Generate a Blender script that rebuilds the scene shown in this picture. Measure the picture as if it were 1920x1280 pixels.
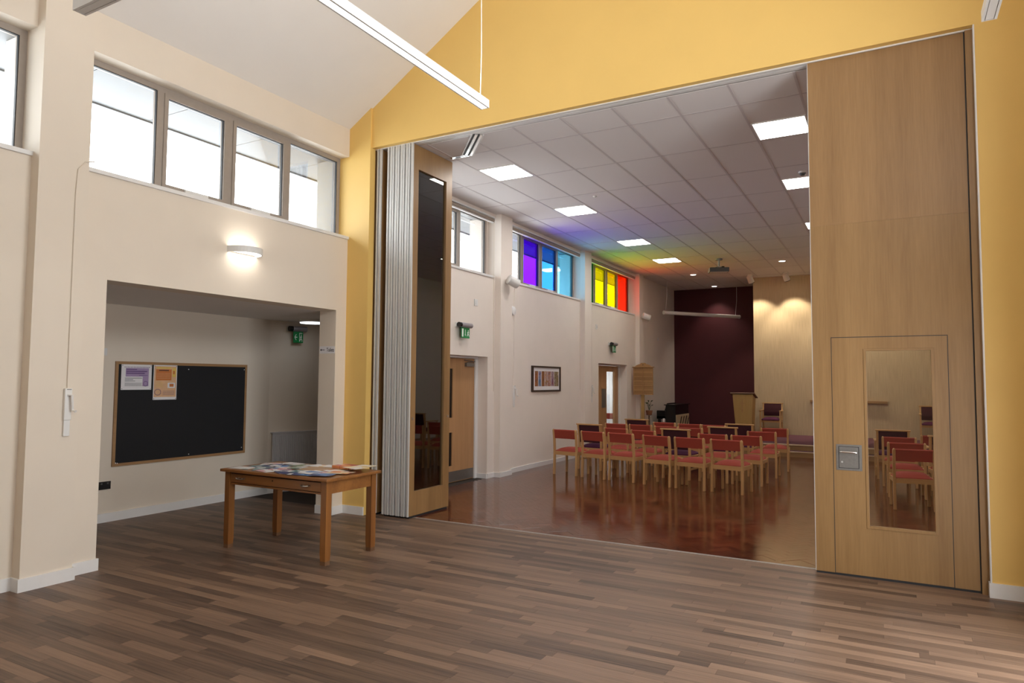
import bpy, bmesh, math, random
from mathutils import Matrix, Vector
random.seed(7)
sc = bpy.context.scene
for o in list(bpy.data.objects):
    bpy.data.objects.remove(o)
COL = sc.collection

# ------------------------------------------------------------------ camera
YAW, PITCH, ROLL = 0.5072, 0.0575, 0.0070
CAM = Vector((5.9865, -6.4988, 1.6425))
fwd = Vector((-math.sin(YAW) * math.cos(PITCH), math.cos(YAW) * math.cos(PITCH), math.sin(PITCH)))
rgt = Vector((math.cos(YAW), math.sin(YAW), 0))
upv = rgt.cross(fwd)
r2 = math.cos(ROLL) * rgt + math.sin(ROLL) * upv
u2 = -math.sin(ROLL) * rgt + math.cos(ROLL) * upv
cd = bpy.data.cameras.new('camera')
cd.sensor_width = 36.0
cd.lens = 24.0
cd.clip_start = 0.05
cam = bpy.data.objects.new('camera', cd)
COL.objects.link(cam)
cam.matrix_world = Matrix(((r2.x, u2.x, -fwd.x, CAM.x), (r2.y, u2.y, -fwd.y, CAM.y), (r2.z, u2.z, -fwd.z, CAM.z), (0, 0, 0, 1)))
sc.camera = cam

# ------------------------------------------------------------------ sky, exposure, daylight portals
SKY = 9.0
w = bpy.data.worlds.new('overcast')
sc.world = w
w.use_nodes = True
w.node_tree.nodes['Background'].inputs[0].default_value = (0.93, 0.97, 1.0, 1)
w.node_tree.nodes['Background'].inputs[1].default_value = SKY
sc.view_settings.view_transform = 'Standard'
sc.view_settings.look = 'None'
sc.view_settings.exposure = 0.20
sc.view_settings.gamma = 1.0
sc.view_settings.use_curve_mapping = False
sc.cycles.max_bounces = 10
sc.cycles.diffuse_bounces = 6
sc.cycles.glossy_bounces = 4
sc.cycles.transparent_max_bounces = 24
sc.cycles.caustics_reflective = False
sc.cycles.caustics_refractive = False
sc.cycles.sample_clamp_indirect = 6.0


def portal(x, y0, y1, z0, z1, sign):
    """sky-sampling portal lying in a window opening; sign +1: room is on the +x side"""
    ld = bpy.data.lights.new('window_portal', 'AREA')
    ld.shape = 'RECTANGLE'
    ld.size = abs(z1 - z0)
    ld.size_y = abs(y1 - y0)
    ld.cycles.is_portal = True
    o = bpy.data.objects.new('window_portal', ld)
    COL.objects.link(o)
    o.location = (x, (y0 + y1) / 2, (z0 + z1) / 2)
    o.rotation_euler = (0, -math.pi / 2 * sign, 0)
    return o


# key dimensions (metres)
HCH = 4.538          # chapel ceiling
HOP = 4.548          # opening head
XR = 6.628           # right jamb of the opening
XL = 0.345           # left pier edge
SILL, HEAD = 3.4366, 4.477
EAVE, SLOPE, RIDGE = 4.835, 0.63, 3.5
XF = 7.0            # far right wall
YB = -9.5            # wall behind the camera
YRED, YBEI, XBEI = 14.85, 13.2, 2.68
XC = 7.45           # right chapel wall
FRAMEX = -0.155
for (ya, yb) in ((-3.27, -0.02), (-6.95, -3.68), (0.3, 3.65), (4.07, 7.36), (7.76, 11.09)):
    portal(-0.52, ya, yb, SILL, HEAD, 1)
portal(XF + 0.05, -6.9, -1.5, SILL, HEAD, -1)
portal(XF + 0.05, -3.0, -1.2, 0.0, 2.3, -1)
portal(-0.3, 9.5, 10.15, 0.1, 1.9, 1)


# ------------------------------------------------------------------ helpers
class MB:
    def __init__(s):
        s.v, s.f, s.m = [], [], []

    def add(s, vs, fs, m=0):
        b = len(s.v)
        s.v += [tuple(p) for p in vs]
        for f in fs:
            s.f.append([b + i for i in f])
            s.m.append(m)
        return s

    def box(s, x0, x1, y0, y1, z0, z1, m=0):
        vs = [(x, y, z) for x in (x0, x1) for y in (y0, y1) for z in (z0, z1)]
        return s.add(vs, [(0, 1, 3, 2), (4, 6, 7, 5), (0, 4, 5, 1), (2, 3, 7, 6), (0, 2, 6, 4), (1, 5, 7, 3)], m)

    def cbox(s, c, sx, sy, sz, rz=0, m=0, ry=0, rx=0):
        R = Matrix.Rotation(rz, 3, 'Z') @ Matrix.Rotation(ry, 3, 'Y') @ Matrix.Rotation(rx, 3, 'X')
        vs = [Vector(c) + R @ Vector((x, y, z)) for x in (-sx / 2, sx / 2) for y in (-sy / 2, sy / 2) for z in (-sz / 2, sz / 2)]
        return s.add(vs, [(0, 1, 3, 2), (4, 6, 7, 5), (0, 4, 5, 1), (2, 3, 7, 6), (0, 2, 6, 4), (1, 5, 7, 3)], m)

    def tube(s, pts, r, n=8, m=0, caps=True):
        pts = [Vector(p) for p in pts]
        rs = r if isinstance(r, (list, tuple)) else [r] * len(pts)
        rings = []
        for i, p in enumerate(pts):
            d = (pts[min(i + 1, len(pts) - 1)] - pts[max(i - 1, 0)])
            d = d.normalized() if d.length > 1e-9 else Vector((0, 0, 1))
            a = Vector((0, 0, 1)) if abs(d.z) < 0.9 else Vector((1, 0, 0))
            u = d.cross(a).normalized()
            q = d.cross(u)
            rings.append([p + rs[i] * (math.cos(2 * math.pi * k / n) * u + math.sin(2 * math.pi * k / n) * q) for k in range(n)])
        vs = [p for ring in rings for p in ring]
        fs = []
        for i in range(len(pts) - 1):
            for k in range(n):
                fs.append((i * n + k, i * n + (k + 1) % n, (i + 1) * n + (k + 1) % n, (i + 1) * n + k))
        if caps:
            fs.append(tuple(range(n))[::-1])
            fs.append(tuple((len(pts) - 1) * n + k for k in range(n)))
        return s.add(vs, fs, m)

    def cyl(s, c, r, h, axis='z', n=24, m=0, r2=None):
        d = {'x': Vector((1, 0, 0)), 'y': Vector((0, 1, 0)), 'z': Vector((0, 0, 1))}[axis]
        c = Vector(c)
        return s.tube([c - d * h / 2, c + d * h / 2], [r, r if r2 is None else r2], n, m)

    def prism(s, poly, a0, a1, axis='y', m=0):
        """poly in the two other axes, extruded along axis"""
        def P(p, a):
            return {'y': (p[0], a, p[1]), 'x': (a, p[0], p[1]), 'z': (p[0], p[1], a)}[axis]
        n = len(poly)
        vs = [P(p, a0) for p in poly] + [P(p, a1) for p in poly]
        fs = [tuple(range(n)), tuple(range(n, 2 * n))[::-1]] + [(i, (i + 1) % n, n + (i + 1) % n, n + i) for i in range(n)]
        return s.add(vs, fs, m)

    def build(s, name, mats, parent=None, bevel=0, smooth=False, seg=2):
        me = bpy.data.meshes.new(name)
        me.from_pydata(s.v, [], s.f)
        mats = mats if isinstance(mats, (list, tuple)) else [mats]
        for m in mats:
            me.materials.append(m)
        me.polygons.foreach_set('material_index', s.m)
        bm = bmesh.new()
        bm.from_mesh(me)
        bmesh.ops.recalc_face_normals(bm, faces=bm.faces)
        if bevel:
            bmesh.ops.bevel(bm, geom=list(bm.edges), offset=bevel, segments=seg, profile=0.6, affect='EDGES', clamp_overlap=True)
        bm.to_mesh(me)
        bm.free()
        if smooth:
            for p in me.polygons:
                p.use_smooth = True
            me.set_sharp_from_angle(angle=math.radians(40))
        o = bpy.data.objects.new(name, me)
        COL.objects.link(o)
        if parent is not None:
            adopt(o, parent)
        return o


def origin_of(o):
    p = Vector((0, 0, 0))
    while o is not None:
        p += o.location
        o = o.parent
    return p


def adopt(o, parent):
    """parent an object whose mesh is written in world coordinates (roots are unrotated while building)"""
    o.parent = parent
    o.matrix_parent_inverse = Matrix.Translation(-origin_of(parent)) if parent.type == 'EMPTY' or parent.location.length else Matrix.Identity(4)


def tag(o, label=None, cat=None, group=None, kind=None):
    if label: o['label'] = label
    if cat: o['category'] = cat
    if group: o['group'] = group
    if kind: o['kind'] = kind
    return o


def thing(name, label, cat, loc=(0, 0, 0), group=None, kind=None):
    o = bpy.data.objects.new(name, None)
    o.empty_display_size = 0.1
    COL.objects.link(o)
    o.location = loc
    return tag(o, label, cat, group, kind)


def copy_tree(o, parent=None):
    c = o.copy()
    COL.objects.link(c)
    if parent is not None:
        inv = o.matrix_parent_inverse.copy()
        c.parent = parent
        c.matrix_parent_inverse = inv
    for ch in [k for k in bpy.data.objects if k.parent == o]:
        copy_tree(ch, c)
    return c


# ------------------------------------------------------------------ materials
def nodes(name):
    m = bpy.data.materials.new(name)
    m.use_nodes = True
    nt = m.node_tree
    return m, nt, nt.nodes['Principled BSDF']


def N(nt, t, **kw):
    n = nt.nodes.new(t)
    for k, v in kw.items():
        setattr(n, k, v)
    return n


def coords(nt, scale=(1, 1, 1), src='Object'):
    tc = N(nt, 'ShaderNodeTexCoord')
    mp = N(nt, 'ShaderNodeMapping')
    mp.inputs['Scale'].default_value = scale
    nt.links.new(tc.outputs[src], mp.inputs[0])
    return mp.outputs[0]


def ramp2(nt, fac, a, b, p0=0.3, p1=0.7):
    r = N(nt, 'ShaderNodeValToRGB')
    r.color_ramp.elements[0].position = p0
    r.color_ramp.elements[1].position = p1
    r.color_ramp.elements[0].color = (*a, 1)
    r.color_ramp.elements[1].color = (*b, 1)
    nt.links.new(fac, r.inputs[0])
    return r.outputs[0]


def mul(c, k):
    return tuple(min(1, x * k) for x in c)


def pbr(name, col, rough=0.5, metal=0.0, var=0.05, scale=20, bump=0.0, coat=0.0, spec=0.5, stretch=(1, 1, 1)):
    m, nt, b = nodes(name)
    vec = coords(nt, tuple(scale * s for s in stretch))
    no = N(nt, 'ShaderNodeTexNoise')
    no.inputs['Scale'].default_value = 1.0
    no.inputs['Detail'].default_value = 4
    nt.links.new(vec, no.inputs['Vector'])
    nt.links.new(ramp2(nt, no.outputs[0], mul(col, 1 - var), mul(col, 1 + var)), b.inputs['Base Color'])
    b.inputs['Roughness'].default_value = rough
    b.inputs['Metallic'].default_value = metal
    b.inputs['Coat Weight'].default_value = coat
    b.inputs['Specular IOR Level'].default_value = spec
    if bump:
        bp = N(nt, 'ShaderNodeBump')
        bp.inputs['Strength'].default_value = bump
        bp.inputs['Distance'].default_value = 0.004
        nt.links.new(no.outputs[0], bp.inputs['Height'])
        nt.links.new(bp.outputs[0], b.inputs['Normal'])
    return m


def wood(name, light, dark, grain='z', rough=0.4, fine=60, coat=0.0, wave=0.35, randomise=0.0):
    """straight-grained timber, grain running along the given axis"""
    m, nt, b = nodes(name)
    st = {'x': (0.05, 1, 1), 'y': (1, 0.05, 1), 'z': (1, 1, 0.05)}[grain]
    v1 = coords(nt, tuple(fine * s for s in st))
    n1 = N(nt, 'ShaderNodeTexNoise'); n1.inputs['Scale'].default_value = 1; n1.inputs['Detail'].default_value = 5
    v2 = coords(nt, tuple(7 * s for s in st))
    n2 = N(nt, 'ShaderNodeTexNoise'); n2.inputs['Scale'].default_value = 1; n2.inputs['Detail'].default_value = 3
    nt.links.new(v1, n1.inputs['Vector']); nt.links.new(v2, n2.inputs['Vector'])
    mx = N(nt, 'ShaderNodeMath', operation='MULTIPLY_ADD')
    nt.links.new(n1.outputs[0], mx.inputs[0]); mx.inputs[1].default_value = wave
    sc2 = N(nt, 'ShaderNodeMath', operation='MULTIPLY')
    nt.links.new(n2.outputs[0], sc2.inputs[0]); sc2.inputs[1].default_value = 1 - wave
    nt.links.new(sc2.outputs[0], mx.inputs[2])
    col = ramp2(nt, mx.outputs[0], dark, light, 0.32, 0.66)
    if randomise:
        oi = N(nt, 'ShaderNodeObjectInfo')
        hs = N(nt, 'ShaderNodeHueSaturation')
        mr = N(nt, 'ShaderNodeMapRange')
        mr.inputs[3].default_value = 1 - randomise; mr.inputs[4].default_value = 1 + randomise
        nt.links.new(oi.outputs['Random'], mr.inputs[0]); nt.links.new(mr.outputs[0], hs.inputs['Value'])
        nt.links.new(col, hs.inputs['Color']); col = hs.outputs[0]
    nt.links.new(col, b.inputs['Base Color'])
    b.inputs['Roughness'].default_value = rough
    b.inputs['Coat Weight'].default_value = coat
    b.inputs['Coat Roughness'].default_value = 0.15
    bp = N(nt, 'ShaderNodeBump'); bp.inputs['Strength'].default_value = 0.06; bp.inputs['Distance'].default_value = 0.002
    nt.links.new(n1.outputs[0], bp.inputs['Height']); nt.links.new(bp.outputs[0], b.inputs['Normal'])
    return m


def emit(name, col, strength):
    m = bpy.data.materials.new(name)
    m.use_nodes = True
    nt = m.node_tree
    nt.nodes.remove(nt.nodes['Principled BSDF'])
    e = N(nt, 'ShaderNodeEmission')
    e.inputs[0].default_value = (*col, 1)
    e.inputs[1].default_value = strength
    nt.links.new(e.outputs[0], nt.nodes['Material Output'].inputs[0])
    return m


def glass(name, col, refl=1.0):
    """thin pane: tinted see-through sheet with a fresnel reflection"""
    m = bpy.data.materials.new(name)
    m.use_nodes = True
    nt = m.node_tree
    nt.nodes.remove(nt.nodes['Principled BSDF'])
    t = N(nt, 'ShaderNodeBsdfTransparent'); t.inputs[0].default_value = (*col, 1)
    g = N(nt, 'ShaderNodeBsdfGlossy'); g.inputs['Roughness'].default_value = 0.01
    f = N(nt, 'ShaderNodeFresnel'); f.inputs[0].default_value = 1.45
    ml = N(nt, 'ShaderNodeMath', operation='MULTIPLY'); ml.inputs[1].default_value = refl
    nt.links.new(f.outputs[0], ml.inputs[0])
    mx = N(nt, 'ShaderNodeMixShader')
    nt.links.new(ml.outputs[0], mx.inputs[0]); nt.links.new(t.outputs[0], mx.inputs[1]); nt.links.new(g.outputs[0], mx.inputs[2])
    nt.links.new(mx.outputs[0], nt.nodes['Material Output'].inputs[0])
    return m


def shaded_wood(name, light, dark, grain, rough, coat, spec=0.5, fine=40):
    """boards whose tone comes from a per-piece 'shade' value (0..1)"""
    m, nt, b = nodes(name)
    ag = N(nt, 'ShaderNodeAttribute', attribute_name='shade', attribute_type='GEOMETRY')
    ao = N(nt, 'ShaderNodeAttribute', attribute_name='shade', attribute_type='OBJECT')
    ad = N(nt, 'ShaderNodeMath', operation='ADD')
    nt.links.new(ag.outputs['Fac'], ad.inputs[0]); nt.links.new(ao.outputs['Fac'], ad.inputs[1])
    st = {'x': (0.03, 1, 1), 'y': (1, 0.045, 1), 'n': (0.3, 0.3, 1)}[grain]
    tc = N(nt, 'ShaderNodeNewGeometry')
    mp = N(nt, 'ShaderNodeMapping'); mp.inputs['Scale'].default_value = tuple(fine * s for s in st)
    nt.links.new(tc.outputs['Position'], mp.inputs[0])
    off = N(nt, 'ShaderNodeCombineXYZ')
    k = N(nt, 'ShaderNodeMath', operation='MULTIPLY'); k.inputs[1].default_value = 91.0
    nt.links.new(ad.outputs[0], k.inputs[0]); nt.links.new(k.outputs[0], off.inputs[0]); nt.links.new(k.outputs[0], off.inputs[2])
    nt.links.new(off.outputs[0], mp.inputs['Location'])
    n1 = N(nt, 'ShaderNodeTexNoise'); n1.inputs['Scale'].default_value = 1; n1.inputs['Detail'].default_value = 6
    n1.inputs['Roughness'].default_value = 0.65
    nt.links.new(mp.outputs[0], n1.inputs['Vector'])
    mx = N(nt, 'ShaderNodeMath', operation='MULTIPLY_ADD'); mx.inputs[1].default_value = 1.05
    nt.links.new(n1.outputs[0], mx.inputs[0])
    s2 = N(nt, 'ShaderNodeMath', operation='MULTIPLY_ADD'); s2.inputs[1].default_value = 0.62; s2.inputs[2].default_value = -0.28
    nt.links.new(ad.outputs[0], s2.inputs[0]); nt.links.new(s2.outputs[0], mx.inputs[2])
    nt.links.new(ramp2(nt, mx.outputs[0], dark, light, 0.12, 0.88), b.inputs['Base Color'])
    b.inputs['Roughness'].default_value = rough
    b.inputs['Coat Weight'].default_value = coat
    b.inputs['Coat Roughness'].default_value = 0.12
    b.inputs['Specular IOR Level'].default_value = spec
    return m


M = {}
M['cream'] = pbr('cream_paint', (0.75, 0.665, 0.56), 0.7, var=0.015, scale=3)
M['magnolia'] = pbr('magnolia_paint', (0.80, 0.72, 0.65), 0.7, var=0.015, scale=3)
M['yellow'] = pbr('yellow_paint', (0.80, 0.53, 0.16), 0.55, var=0.02, scale=2)
M['ceil_white'] = pbr('white_ceiling_paint', (0.80, 0.77, 0.74), 0.8, var=0.01, scale=3)
M['white'] = pbr('white_gloss', (0.78, 0.77, 0.76), 0.35, var=0.01)
M['plastic'] = pbr('white_plastic', (0.75, 0.74, 0.72), 0.4, var=0.01)
M['tile'] = pbr('mineral_tile', (0.76, 0.72, 0.71), 0.85, var=0.05, scale=180, bump=0.25)
M['tbar'] = pbr('ceiling_grid', (0.60, 0.55, 0.55), 0.5, var=0.01)
M['frame'] = pbr('bronze_frame', (0.34, 0.29, 0.25), 0.45, var=0.03)
M['gasket'] = pbr('black_rubber', (0.015, 0.015, 0.017), 0.6)
M['alu'] = pbr('aluminium', (0.60, 0.60, 0.59), 0.35, 0.45, var=0.04, scale=40)
M['edge_white'] = pbr('anodised_edge', (0.62, 0.61, 0.59), 0.4, 0.1, var=0.02)
M['chrome'] = pbr('chrome', (0.8, 0.8, 0.8), 0.12, 1.0, var=0.02)
M['steel'] = pbr('brushed_steel', (0.26, 0.245, 0.23), 0.45, 0.8, var=0.06, scale=60)
M['oak_veneer'] = wood('oak_veneer', (0.33, 0.187, 0.074), (0.235, 0.126, 0.047), 'z', 0.45, fine=90, wave=0.35)
M['oak_veneer_low'] = wood('oak_veneer_lower', (0.315, 0.18, 0.068), (0.23, 0.124, 0.044), 'z', 0.45, fine=80, wave=0.4)
M['oak_infill'] = wood('oak_infill', (0.31, 0.175, 0.065), (0.24, 0.13, 0.047), 'z', 0.45)
M['beech'] = wood('beech', (0.60, 0.36, 0.15), (0.47, 0.26, 0.10), 'z', 0.4, fine=50)
M['beech_x'] = wood('beech_rail', (0.60, 0.36, 0.15), (0.47, 0.26, 0.10), 'x', 0.4, fine=50)
M['door_oak'] = wood('door_oak', (0.47, 0.26, 0.12), (0.36, 0.19, 0.08), 'z', 0.45, fine=70)
M['table_oak'] = wood('table_oak', (0.32, 0.13, 0.032), (0.17, 0.062, 0.014), 'x', 0.35, fine=55, coat=0.25)
M['table_oak_z'] = wood('table_oak_leg', (0.31, 0.125, 0.03), (0.17, 0.06, 0.014), 'z', 0.35, fine=55, coat=0.25)
M['lectern'] = wood('lectern_oak', (0.44, 0.27, 0.09), (0.34, 0.2, 0.06), 'z', 0.4, fine=50)
M['dark_top'] = wood('brown_top', (0.20, 0.10, 0.05), (0.12, 0.06, 0.03), 'x', 0.4)
M['board_wood'] = wood('hymn_board_oak', (0.42, 0.23, 0.09), (0.30, 0.155, 0.06), 'x', 0.5, fine=50)
M['red_fabric'] = pbr('red_fabric', (0.34, 0.052, 0.031), 0.9, var=0.12, scale=250, bump=0.2)
M['wine_fabric'] = pbr('wine_fabric', (0.045, 0.006, 0.012), 0.9, var=0.15, scale=250, bump=0.2)
M['purple_fabric'] = pbr('purple_fabric', (0.075, 0.006, 0.045), 0.9, var=0.15, scale=250, bump=0.2)
M['red_wall'] = pbr('burgundy_wall', (0.062, 0.0045, 0.010), 0.7, var=0.05, scale=4)
M['beige_wall'] = pbr('fabric_wall', (0.50, 0.39, 0.25), 0.75, var=0.12, scale=80, stretch=(1, 1, 0.03), bump=0.15)
M['carpet'] = pbr('purple_carpet', (0.10, 0.03, 0.05), 0.95, var=0.2, scale=150, bump=0.4)
M['nosing'] = pbr('pale_nosing', (0.6, 0.47, 0.3), 0.4)
M['riser'] = wood('stage_riser', (0.36, 0.21, 0.09), (0.28, 0.16, 0.065), 'x', 0.4)
M['board_black'] = pbr('black_felt', (0.012, 0.012, 0.014), 0.9, var=0.3, scale=200)
M['board_frame'] = wood('board_frame', (0.42, 0.24, 0.11), (0.32, 0.18, 0.08), 'y', 0.4)
M['black'] = pbr('black_gloss', (0.008, 0.008, 0.009), 0.25)
M['dark_grey'] = pbr('dark_grey_plastic', (0.08, 0.08, 0.08), 0.5)
M['grey_metal'] = pbr('grey_metal', (0.33, 0.31, 0.33), 0.4, 0.3)
M['green'] = pbr('sign_green', (0.0, 0.22, 0.05), 0.4, var=0.02)
M['sign_white'] = pbr('sign_white', (0.85, 0.9, 0.86), 0.5, var=0.01)
M['radiator'] = pbr('radiator_enamel', (0.60, 0.60, 0.63), 0.35, var=0.01)
M['paper'] = pbr('white_paper', (0.80, 0.78, 0.79), 0.7, var=0.01)
M['ink'] = pbr('dark_ink', (0.03, 0.02, 0.03), 0.7)
M['lilac'] = pbr('lilac_ink', (0.38, 0.28, 0.46), 0.7)
M['lilac_dark'] = pbr('violet_ink', (0.13, 0.06, 0.2), 0.7)
M['peach'] = pbr('peach_ink', (0.75, 0.46, 0.26), 0.7)
M['orange'] = pbr('orange_ink', (0.62, 0.2, 0.05), 0.7)
M['yellow_ink'] = pbr('yellow_ink', (0.8, 0.55, 0.12), 0.7)
M['frame_brown'] = pbr('dark_brown_frame', (0.035, 0.018, 0.014), 0.4)
M['cable'] = pbr('cream_cable', (0.6, 0.5, 0.36), 0.5)
M['leaf'] = pbr('leaf_green', (0.05, 0.09, 0.03), 0.5, var=0.3)
M['terracotta'] = pbr('terracotta', (0.3, 0.12, 0.06), 0.8)
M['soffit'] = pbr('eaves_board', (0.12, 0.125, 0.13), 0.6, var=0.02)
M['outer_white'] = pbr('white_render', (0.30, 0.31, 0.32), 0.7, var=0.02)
M['threshold'] = pbr('threshold_metal', (0.36, 0.33, 0.31), 0.45, 0.3)
M['roof_felt'] = pbr('pale_roof', (0.75, 0.75, 0.76), 0.8)
M['blind'] = pbr('taupe_blind', (0.34, 0.28, 0.23), 0.7)
M['joint'] = pbr('dark_joint', (0.03, 0.02, 0.015), 0.8)
M['pane'] = glass('clear_glass', (0.98, 0.99, 0.99), 0.6)
M['vision'] = glass('vision_glass', (0.965, 0.965, 0.95), 0.6)
M['smoked'] = glass('stack_glass', (0.92, 0.92, 0.85), 3.0)
M['pane_purple'] = glass('purple_film', (0.274, 0.063, 0.922), 0.6)
M['pane_blue'] = glass('blue_film', (0.118, 0.354, 0.806), 0.6)
M['pane_cyan'] = glass('cyan_film', (0.346, 0.671, 0.837), 0.6)
M['pane_green'] = glass('green_film', (0.1, 0.775, 0.245), 0.6)
M['pane_yellow'] = glass('yellow_film', (0.975, 0.922, 0.02), 0.6)
M['pane_amber'] = glass('amber_film', (0.975, 0.787, 0.02), 0.6)
M['pane_red'] = glass('red_film', (0.975, 0.141, 0.017), 0.6)
M['led'] = emit('led_diffuser', (1.0, 0.97, 0.92), 20.0)
M['pend_down'] = emit('pendant_diffuser', (1.0, 0.98, 0.95), 9.0)
M['pend_up'] = emit('pendant_uplight', (1.0, 0.95, 0.86), 230.0)
M['alcove_lamp'] = emit('alcove_diffuser', (0.9, 0.95, 1.0), 3.0)
M['sconce'] = emit('wall_light_diffuser', (1.0, 0.94, 0.85), 8.0)
M['down'] = emit('downlight_lens', (1.0, 0.93, 0.85), 4.0)
M['spot_lens'] = emit('spot_lens', (1.0, 0.85, 0.6), 10.0)
M['plank'] = shaded_wood('vinyl_plank', (0.235, 0.146, 0.096), (0.046, 0.027, 0.019), 'x', 0.45, 0.0, 0.4, 62)
M['parquet'] = shaded_wood('parquet_block', (0.16, 0.042, 0.015), (0.028, 0.007, 0.004), 'n', 0.13, 0.0, 0.5, 40)

# ------------------------------------------------------------------ structure: front hall
ZT = 9.0


def S(mb, name, mats, label, cat='wall', parent=None):
    o = mb.build(name, mats, parent)
    return tag(o, label, cat if parent is None else None, None, 'structure')


b = MB()
b.box(-0.27, 0, YB, -3.032, 0, SILL - 0.025)                 # left of the alcove
b.box(-0.27, 0, -3.032, -0.208, 2.5, SILL - 0.025)
b.box(-0.27, 0, -0.208, -0.03, 0, SILL - 0.025)
b.box(-0.22, 0, YB, -0.03, HEAD, EAVE + 0.02)
b.box(-0.5, 0, YB, -6.95, SILL - 0.025, HEAD)
b.box(-0.5, 0.0, -3.672, -3.285, SILL - 0.025, HEAD)
b.box(0, 0.1135, -3.672, -3.285, 0, EAVE + 0.05)
b.box(-0.5, -0.27, YB, -0.03, 2.9, SILL - 0.025)
S(b, 'wall_left', M['cream'], 'cream painted wall under the high windows, with the alcove opening')

b = MB()                                                     # gable wall with the wide opening
roof = lambda x: EAVE + SLOPE * (x if x <= RIDGE else 2 * RIDGE - x)
b.prism([(XL, HOP), (XR, HOP), (XR, roof(XR)), (RIDGE, roof(RIDGE)), (XL, roof(XL))], 0.0, 0.065, 'y')
b.prism([(XR, 0), (XF, 0), (XF, roof(XF)), (XR, roof(XR))], 0.0, 0.065, 'y')
b.prism([(FRAMEX - 0.03, 0.0), (XL, 0.0), (XL, roof(XL) + 0.02), (0, EAVE + 0.02), (FRAMEX - 0.03, EAVE + 0.02)], -0.03, 0.065, 'y')
S(b, 'wall_back', M['yellow'], 'yellow gable wall around the wide partition opening')
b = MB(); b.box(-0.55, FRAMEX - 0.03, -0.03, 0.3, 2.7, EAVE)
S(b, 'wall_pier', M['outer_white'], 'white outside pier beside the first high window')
b = MB()
b.box(FRAMEX - 0.03, XL, 0.065, 0.25, 0, HCH + 0.3)
b.box(XR, XC + 0.2, 0.065, 0.25, 0, HCH + 0.3)
b.box(XL, XR, 0.15, 0.2, HCH + 0.004, HCH + 0.3)
S(b, 'wall_opening', M['oak_infill'], 'inner lining of the partition opening')
b = MB()
for ya, yb in ((YB, -3.0), (-1.2, 0)):
    b.box(XF, XF + 0.2, ya, yb, 0, 2.3)
b.box(XF, XF + 0.2, YB, 0, 2.3, SILL)
b.box(XF, XF + 0.2, YB, 0, HEAD, EAVE + 0.02); b.box(XF, XF + 0.2, YB, -6.9, SILL, HEAD); b.box(XF, XF + 0.2, -1.5, 0, SILL, HEAD)
S(b, 'wall_right', M['cream'], 'cream wall with garden doors beyond the right of the view')
b = MB()
b.prism([(-0.5, 0), (XF + 0.2, 0), (XF + 0.2, EAVE), (RIDGE, roof(RIDGE)), (-0.5, EAVE)], YB - 0.2, YB, 'y')
S(b, 'wall_front', M['cream'], 'cream wall behind the viewer')
b = MB()
b.prism([(-0.5, EAVE - SLOPE * 0.0), (0, EAVE), (RIDGE, roof(RIDGE)), (XF, EAVE), (XF + 0.2, EAVE), (XF + 0.2, EAVE + 0.25), (RIDGE, roof(RIDGE) + 0.25), (-0.5, EAVE + 0.25)], YB - 0.2, 0.25, 'y')
S(b, 'ceiling', M['ceil_white'], 'white sloping ceiling of the front hall', 'ceiling')

# alcove to the left
AX = -1.9
d = Vector((0.235, 0.972, 0)).normalized()
A0 = Vector((AX, 0.46, 0)); A1 = A0 + d * 3.2
b = MB()
b.box(AX - 0.15, AX, -6.0, 0.46, 0, 2.5)
b.box(AX, -0.27, -6.15, -6.0, 0, 2.5)
nrm = Vector((-d.y, d.x, 0)) * 0.15
b.add([A0, A1, A1 + nrm, A0 + nrm, A0 + Vector((0, 0, 2.5)), A1 + Vector((0, 0, 2.5)), A1 + nrm + Vector((0, 0, 2.5)), A0 + nrm + Vector((0, 0, 2.5))],
      [(0, 1, 2, 3), (4, 5, 6, 7), (0, 1, 5, 4), (1, 2, 6, 5), (2, 3, 7, 6), (3, 0, 4, 7)])
b.box(-2.1, -0.27, 3.4, 3.55, 0, 2.5)
b.box(-0.31, -0.27, -0.03, 3.45, 0, 2.5)
S(b, 'wall_alcove', M['cream'], 'cream walls of the alcove with the notice board')
b = MB()
b.box(AX - 0.3, -0.27, -6.2, 3.6, 2.5, 2.62)
S(b, 'ceiling_alcove', M['ceil_white'], 'low flat ceiling of the alcove', 'ceiling')
b = MB(); b.box(AX - 0.4, -0.27, -6.3, 3.7, 2.62, 2.7)
S(b, 'roof_alcove', M['roof_felt'], 'flat roof over the alcove outside', 'roof')

# chapel shell
b = MB()
b.box(-0.2, 0, 0.25, 2.0, 0, SILL - 0.025)
b.box(-0.2, 0, 2.0, 3.43, 2.045, SILL - 0.025)
b.box(-0.2, 0, 3.43, 8.45, 0, SILL - 0.025)
b.box(-0.2, 0, 8.45, 10.41, 2.07, SILL - 0.025)
b.box(-0.2, 0, 10.41, YRED, 0, SILL - 0.025)
b.box(-0.22, 0, 0.25, YRED, HEAD, HCH + 0.3)
b.box(-0.5, -0.2, 0.25, YRED, 3.2, SILL - 0.025)
for (ya, yb) in ((0.2, 0.29), (3.66, 4.06), (7.37, 7.75), (11.1, YRED)):
    b.box(-0.5, 0, ya, yb, SILL - 0.025, HEAD)
for (ya, yb) in ((0.29, 0.332), (3.608, 3.66), (4.06, 4.082), (7.358, 7.37), (10.998, 11.1)):
    b.box(-0.5, FRAMEX - 0.012, ya, yb, SILL - 0.025, HEAD)
for (ya, yb) in ((3.66, 4.06), (7.37, 7.75), (11.1, 11.45)):
    b.box(0, 0.1135, ya, yb, 0, HCH)
S(b, 'wall_left_chapel', M['magnolia'], 'off-white chapel wall with square columns and high windows')
b = MB(); b.box(-0.3, XBEI + 0.2, YRED, YRED + 0.2, 0, HCH + 0.3)
S(b, 'wall_burgundy', M['red_wall'], 'dark burgundy end wall of the chapel')
b = MB(); b.box(XBEI, XC + 0.3, YBEI, YRED + 0.2, 0, HCH + 0.3)
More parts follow.
